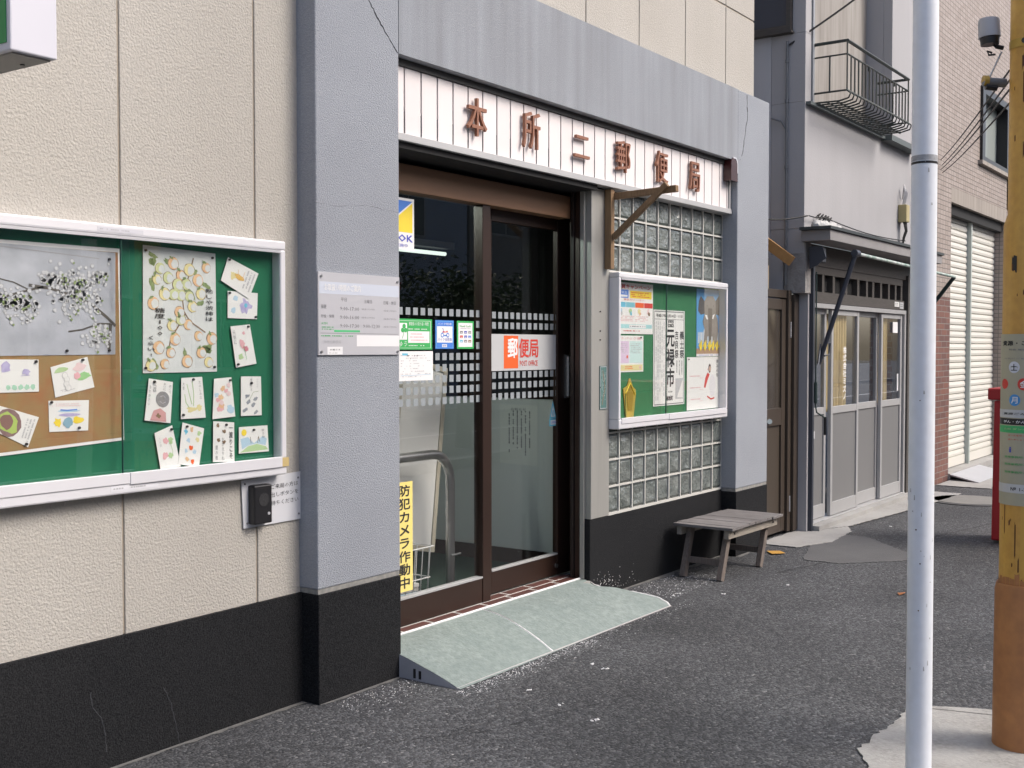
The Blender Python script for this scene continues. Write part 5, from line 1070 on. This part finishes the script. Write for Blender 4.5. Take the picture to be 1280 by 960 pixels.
YPX, YPY = 4.394, -2.397
yp = empty('utility_pole', (YPX,YPY,0), 'rust-marked yellow steel pole with an orange-brown base sleeve', 'pole')
mb = MB(); mb.tube([(YPX,YPY,0),(YPX,YPY,.565),(YPX,YPY,.590)], [.103,.100,.094], POLEO, 32); build('base_sleeve', mb, yp)
mb = MB(); mb.tube([(YPX,YPY,.55),(YPX,YPY,1.86),(YPX,YPY,1.90),(YPX,YPY,5.5)], [.087,.0865,.074,.072], POLEY, 32); build('shaft', mb, yp)
mb = MB()
dcam = (Vector((CAM.x,CAM.y,0))-Vector((YPX,YPY,0))).normalized(); sdv = Vector((dcam.y,-dcam.x,0)); 
if sdv.dot(RT) < 0: sdv = -sdv
def onpole(ang, z, r): return Vector((YPX,YPY,z)) + (dcam*math.cos(ang)+sdv*math.sin(ang))*r
def cyl_patch(mb, a0, a1, z0, z1, r, mat, n=8, jag=0):
    vs = []
    for k in range(n+1):
        a = a0+(a1-a0)*k/n; vs += [onpole(a, z0+random.uniform(-jag,jag), r), onpole(a, z1+random.uniform(-jag,jag), r)]
    mb.add(vs, [(2*k,2*k+2,2*k+3,2*k+1) for k in range(n)], mat, True)
for u, z_, h_, wa in ((1273,2.33,.10,.25),(1277,2.18,.16,.3),(1272,2.12,.05,.15),(1270,2.42,.04,.12),(1271,2.52,.015,.07),(1275,2.0,.05,.1),(1262,1.95,.012,.05)):
    a = math.asin(max(-1,min(1,(u-1280)/F*4.13/.073))); cyl_patch(mb, a-wa/2, a+wa/2, z_-h_/2, z_+h_/2, .0738, RUST, 6, .012)
for u, z_, h_, wa in ((1268,.75,.12,.05),(1263,1.72,.05,.22),(1256,.82,.10,.04),(1272,.66,.05,.05)):
    a = math.asin(max(-1,min(1,(u-1280)/F*4.13/.087))); cyl_patch(mb, a-wa/2, a+wa/2, z_-h_/2, z_+h_/2, .0876, RUST if z_ < 1.6 or z_ > 2 else BLACKP, 5, .008)
for k in range(26):
    a = random.uniform(-1.2,.9); z_ = random.choice((random.uniform(2.0,2.8),random.uniform(.6,.86),random.uniform(1.55,1.85),2.2)); r_ = .0736 if z_ > 1.9 else .0874; sz = random.uniform(.003,.010)
    cyl_patch(mb, a-sz*4, a+sz*4, z_-sz, z_+sz*random.uniform(1,2.5), r_+.0003, RUST, 3, sz*.5)
build('rust_patch', mb, yp, kind='stuff')
mb = MB()
for k in range(16):
    a = -1.6+k*.2; cyl_patch(mb, a, a+.19, .585, .60+random.uniform(0,.035), .0879, POLEO, 4, .003)
build('chipped_paint_edge', mb, yp, kind='stuff')
mb = MB(); cyl_patch(mb, -.2, .1, .62, .90, .0882, M('yellow_strip',(.56,.33,.06),.5), 6); build('cover_strip', mb, yp)
# printed wrap
mb = MB(); WZ0, WZ1 = .873, 1.475; RW = .0895; cyl_patch(mb, -1.6, 1.6, WZ0, WZ1, RW, WRAP, 24)
def zt(v): return (CAM+ray(1262,v)*(4.05/F)).z
def cdisc(u, v, rad, mat, k, txt=None, tm=None):
    a = math.asin((u-1280)/F*4.06/RW); z = zt(v); vs = []
    for i in range(20): t = 6.2832*i/20; vs.append(onpole(a+math.cos(t)*rad/RW, z+math.sin(t)*rad, RW+.0004*k))
    mb.add(vs+[onpole(a, z, RW+.0004*k+.0002)], [(i,(i+1)%20,20) for i in range(20)], mat)
    if txt: ctext(txt, a, z, rad*1.1, rad*1.1, tm, k+2)
def ctext(body, a, z, w_, h_, mat, k=3, bold=.02):
    vs, fs, x0, x1, y0, y1 = glyphs(body, 0, 1); b = bold*.8*h_
    for i, (dx, dy) in enumerate(((-b,-b),(b,-b),(b,b),(-b,b))):
        mb.add([onpole(a+(((x-x0)/(x1-x0)-.5)*w_+dx)/RW, z+((y-y0)/(y1-y0)-.5)*h_+dy, RW+.0004*(k+.2*i)) for x, y in vs], fs, mat)
ctext('資源・ごみ集積所', -.0, zt(429), .20, .017, INK, 3, .03); ctext('町会 電話番号', -.25, zt(437), .09, .006, INKG); ctext('分別にご協力ください', -.1, zt(448), .16, .005, INKG)
cyl_patch(mb, -1.6, 1.6, zt(500), zt(489)-.02, RW+.0004, LGREY, 20) if False else None
cdisc(1264,459,.0205,M('pale_disc',(.60,.62,.68),.5),1,'土',INK); cdisc(1275.5,480,.0215,RED,1,'金',WHITE); cdisc(1253.5,480,.018,RED,1); cdisc(1265,500,.0205,M('disc_blue',(.05,.27,.62),.5),1,'月',WHITE)
def cband(v0, v1, mat, k=1): cyl_patch(mb, -1.58, 1.58, zt(v1), zt(v0), RW+.0004*k, mat, 20)
cband(512,522,LGREY); ctext('資源ごみ 回収日', -.15, zt(517), .15, .008, INK); cband(523,531,BLACKP); ctext('びん・かん・ペット', -.15, zt(527), .15, .010, WHITE); cband(532,541,M('wrap_green',(.06,.42,.14),.5)); ctext('古紙 ダンボール', -.3, zt(536), .12, .007, LGRN)
ctext('ルールを守って', -.35, zt(544), .07, .006, RED); ctext('出しましょう', -.4, zt(549), .06, .005, RED)
ctext('i', math.asin(-19/F*4.06/RW), zt(562), .007, .018, DBLU, 3, .06)
for v in (571,580,590): ctext('清掃事務所の案内', -.3, zt(v), .11, .008, GRN, 3, 0)
cband(605,616,LGREY); ctext('№ 1-2228', -.12, zt(611), .085, .012, INK); 
build('printed_wrap', mb, yp, label='beige printed waste-collection notice wrapped round the pole')
mb = MB(); mb.tube([(YPX,YPY,zt(421)),(YPX,YPY,zt(425))], .0892, M('wrap_top',(.30,.27,.20),.7), 32, caps=False); build('wrap_edge', mb, yp)
mb = MB(); cyl_patch(mb, -1.6, 1.6, 2.475, 2.505, .0765, M('clamp_yellow',(.46,.30,.06),.4,.3), 20); mb.tube([onpole(-.3,2.49,.077),onpole(-.3,2.49,.092)], .010, BLACKP, 8); mb.tube([onpole(.1,2.49,.077),onpole(.1,2.49,.09)], .008, BLACKP, 8); build('clamp', mb, yp)
L = lambda u, v, d=4.1: CAM+ray(u, v)*(d/F)
mb = MB(); mb.tube([L(1257,104),L(1229,102)], .016, M('stub_grey',(.16,.17,.18),.5,.3), 10); mb.tube([L(1235,101),L(1229,101)], .019, M('clamp_yellow',(.4,.25,.05),.5), 10); mb.tube([L(1232,108),L(1246,110)], .012, BLACKP, 6); build('stub_arm', mb, yp)
mb = MB(); mb.tube([L(1252,65),L(1233,105)], .0035, STEEL, 6); mb.tube([L(1240,66),L(1234,64),L(1236,69),L(1244,68)], .004, BLACKP, 6); mb.tube([L(1254,60),L(1245,58)], .008, BLACKP, 6); build('stay', mb, yp)
pc = empty('photocell_sensor', L(1237,40), 'grey cylindrical sensor with black collar mounted beside the yellow pole', 'sensor')
mb = MB(); mb.tube([L(1236,24),L(1236,27),L(1237,47)], [.033,.0365,.0375], M('sensor_grey',(.40,.41,.44),.5,var=(8,.3,(.34,.35,.38))), 20); build('housing', mb, pc)
mb = MB(); mb.tube([L(1237,47),L(1237.5,56)], [.0335,.031], BLACKP, 20); mb.tube([L(1242,56),L(1246,60)], .004, BLACKP, 6); build('collar', mb, pc)
mb = MB()
for (u0, v0), (u1, v1), X in (((1262,88),(1176,200),11.6),((1270,90),(1178,206),11.6),((1262,112),(1176,212),11.6),((1270,120),(1178,216),11.6)):
    a = L(u0, v0, 4.15); b = PX(u1, v1, 11.9) if False else PY(u1, v1, -.02); mb.tube(sag(a, b, .02), .004, RUBBER, 5)
build('overhead_cable', mb, org=(4.4,-2.3,2.4), label='thin black cables running from the yellow pole to the tiled wall', cat='cable')

# red cabinet behind the yellow pole
rc = empty('red_cabinet', (9.05,-1.55,0), 'red metal cabinet with a projecting cap half hidden by the yellow pole', 'cabinet')
def cab(z, e): return [Vector((8.85-e,-1.295+e,z)), Vector((9.25+e,-1.295+e,z)), Vector((9.25+e,-1.80-e,z)), Vector((8.85-e,-1.80-e,z))]
mb = MB(); vs_ = cab(.02,.0)+cab(1.04,-.008); mb.add(vs_, [(0,1,2,3),(7,6,5,4),(0,4,5,1),(1,5,6,2),(2,6,7,3),(3,7,4,0)], REDP); build('body', mb, rc, bevel=.012)
mb = MB(); mb.box(8.84,9.27,-1.83,-1.262,1.045,1.13,REDP); build('cap', mb, rc, bevel=.01); mb = MB(); mb.box(8.9,9.2,-1.75,-1.42,0,.02,BLACKP); build('foot', mb, rc)

# ------------------------------------------------------------------ the other side of the street (seen in the glass)
def house(name, x0, x1, z, mat, label, win, wm=M('far_window',(.05,.06,.07),.15,spec=.8)):
    h = empty(name, ((x0+x1)/2,-13,0), label, 'building')
    B('wall', h, [(x0,x1,-20,-13,0,z)], mat)
    mb = MB()
    for (a, b, c, d) in win:
        f = B('window', h, [(a,b,-13,-12.97,c,d)], M('far_frame',(.45,.45,.44),.6)); B('pane', f, [(a+.06,(a+b)/2-.03,-12.97,-12.96,c+.06,d-.06),((a+b)/2+.03,b-.06,-12.97,-12.96,c+.06,d-.06)], wm)
    return h
house('apartment_building', 8, 15.9, 6.8, M('far_grey',(.34,.33,.32),.9,var=(1,.4,(.28,.27,.26))), 'grey apartment block across the street', [(9+2.2*i,10.3+2.2*i,1.0+2.9*j,2.3+2.9*j) for i in range(3) for j in range(2)])
house('apartment_building', 16, 22, 6.2, M('far_blue',(.42,.48,.56),.9,var=(1,.4,(.36,.42,.50))), 'blue-grey building across the street', [(17+2.2*i,18.2+2.2*i,1.2+2.7*j,2.4+2.7*j) for i in range(2) for j in range(2)])
house('apartment_building', 22.1, 34, 7.5, M('far_beige',(.36,.34,.30),.9), 'beige building across the street', [(23+2.5*i,24.5+2.5*i,1.2+3*j,2.6+3*j) for i in range(4) for j in range(2)])
house('apartment_building', -12, 7.9, 6.5, M('far_brown',(.18,.15,.13),.9), 'brown building across the street', [(-10+2.7*i,-8.4+2.7*i,1.2+2.9*j,2.6+2.9*j) for i in range(6) for j in range(2)])
sb2 = empty('shop_signboard', (17.5,-12.8,2.9), 'red and white shop signboard across the street', 'sign')
s = Sheet([Vector((19.5,-12.9,3.3)),Vector((16.3,-12.9,3.3)),Vector((16.3,-12.9,2.7)),Vector((19.5,-12.9,2.7))], n=(0,1,0)); s.base(WHITE,.03); s.rect(.02,.02,.98,.25,RED); s.text('旅館',.2,.3,.8,.9,RED,1); s.done('panel', sb2)
random.seed(5)
tr = empty('street_tree', (13.0,-6.2,0), 'round leafy street tree on the far side of the pavement', 'tree')
mb = MB(); BARK = M('bark',(.07,.055,.045),.9); mb.tube([(13,-6.2,0),(13.03,-6.2,1.0),(12.98,-6.15,1.8),(13.05,-6.2,2.2)], [.12,.09,.07,.03], BARK, 10)
for k in range(8):
    a = k*.8; mb.tube([(13,-6.2,1.2+.09*k),(13+.5*math.cos(a),-6.2+.5*math.sin(a),1.5+.09*k),(13+.8*math.cos(a),-6.2+.8*math.sin(a),1.7+.09*k)], [.035,.02,.008], BARK, 6)
build('trunk', mb, tr)
mb = MB(); LF = M('leaf',(.045,.085,.025),.6,var=(3,.6,(.09,.14,.04)))
cl = [(random.gauss(0,.50),random.gauss(0,.4),random.gauss(0,.24)) for _ in range(44)]
for k in range(3600):
    c_ = random.choice(cl); p = Vector((13+c_[0]+random.gauss(0,.16),-6.2+c_[1]+random.gauss(0,.16),1.95+c_[2]+random.gauss(0,.14)))
    a = Vector((random.uniform(-1,1),random.uniform(-1,1),random.uniform(-.6,.6))).normalized()*.05; b_ = a.cross(Vector((random.uniform(-1,1),random.uniform(-1,1),random.uniform(-1,1)))).normalized()*.025
    mb.add([p-a, p+b_, p+a, p-b_], [(0,1,2,3)], LF)
build('crown', mb, tr)
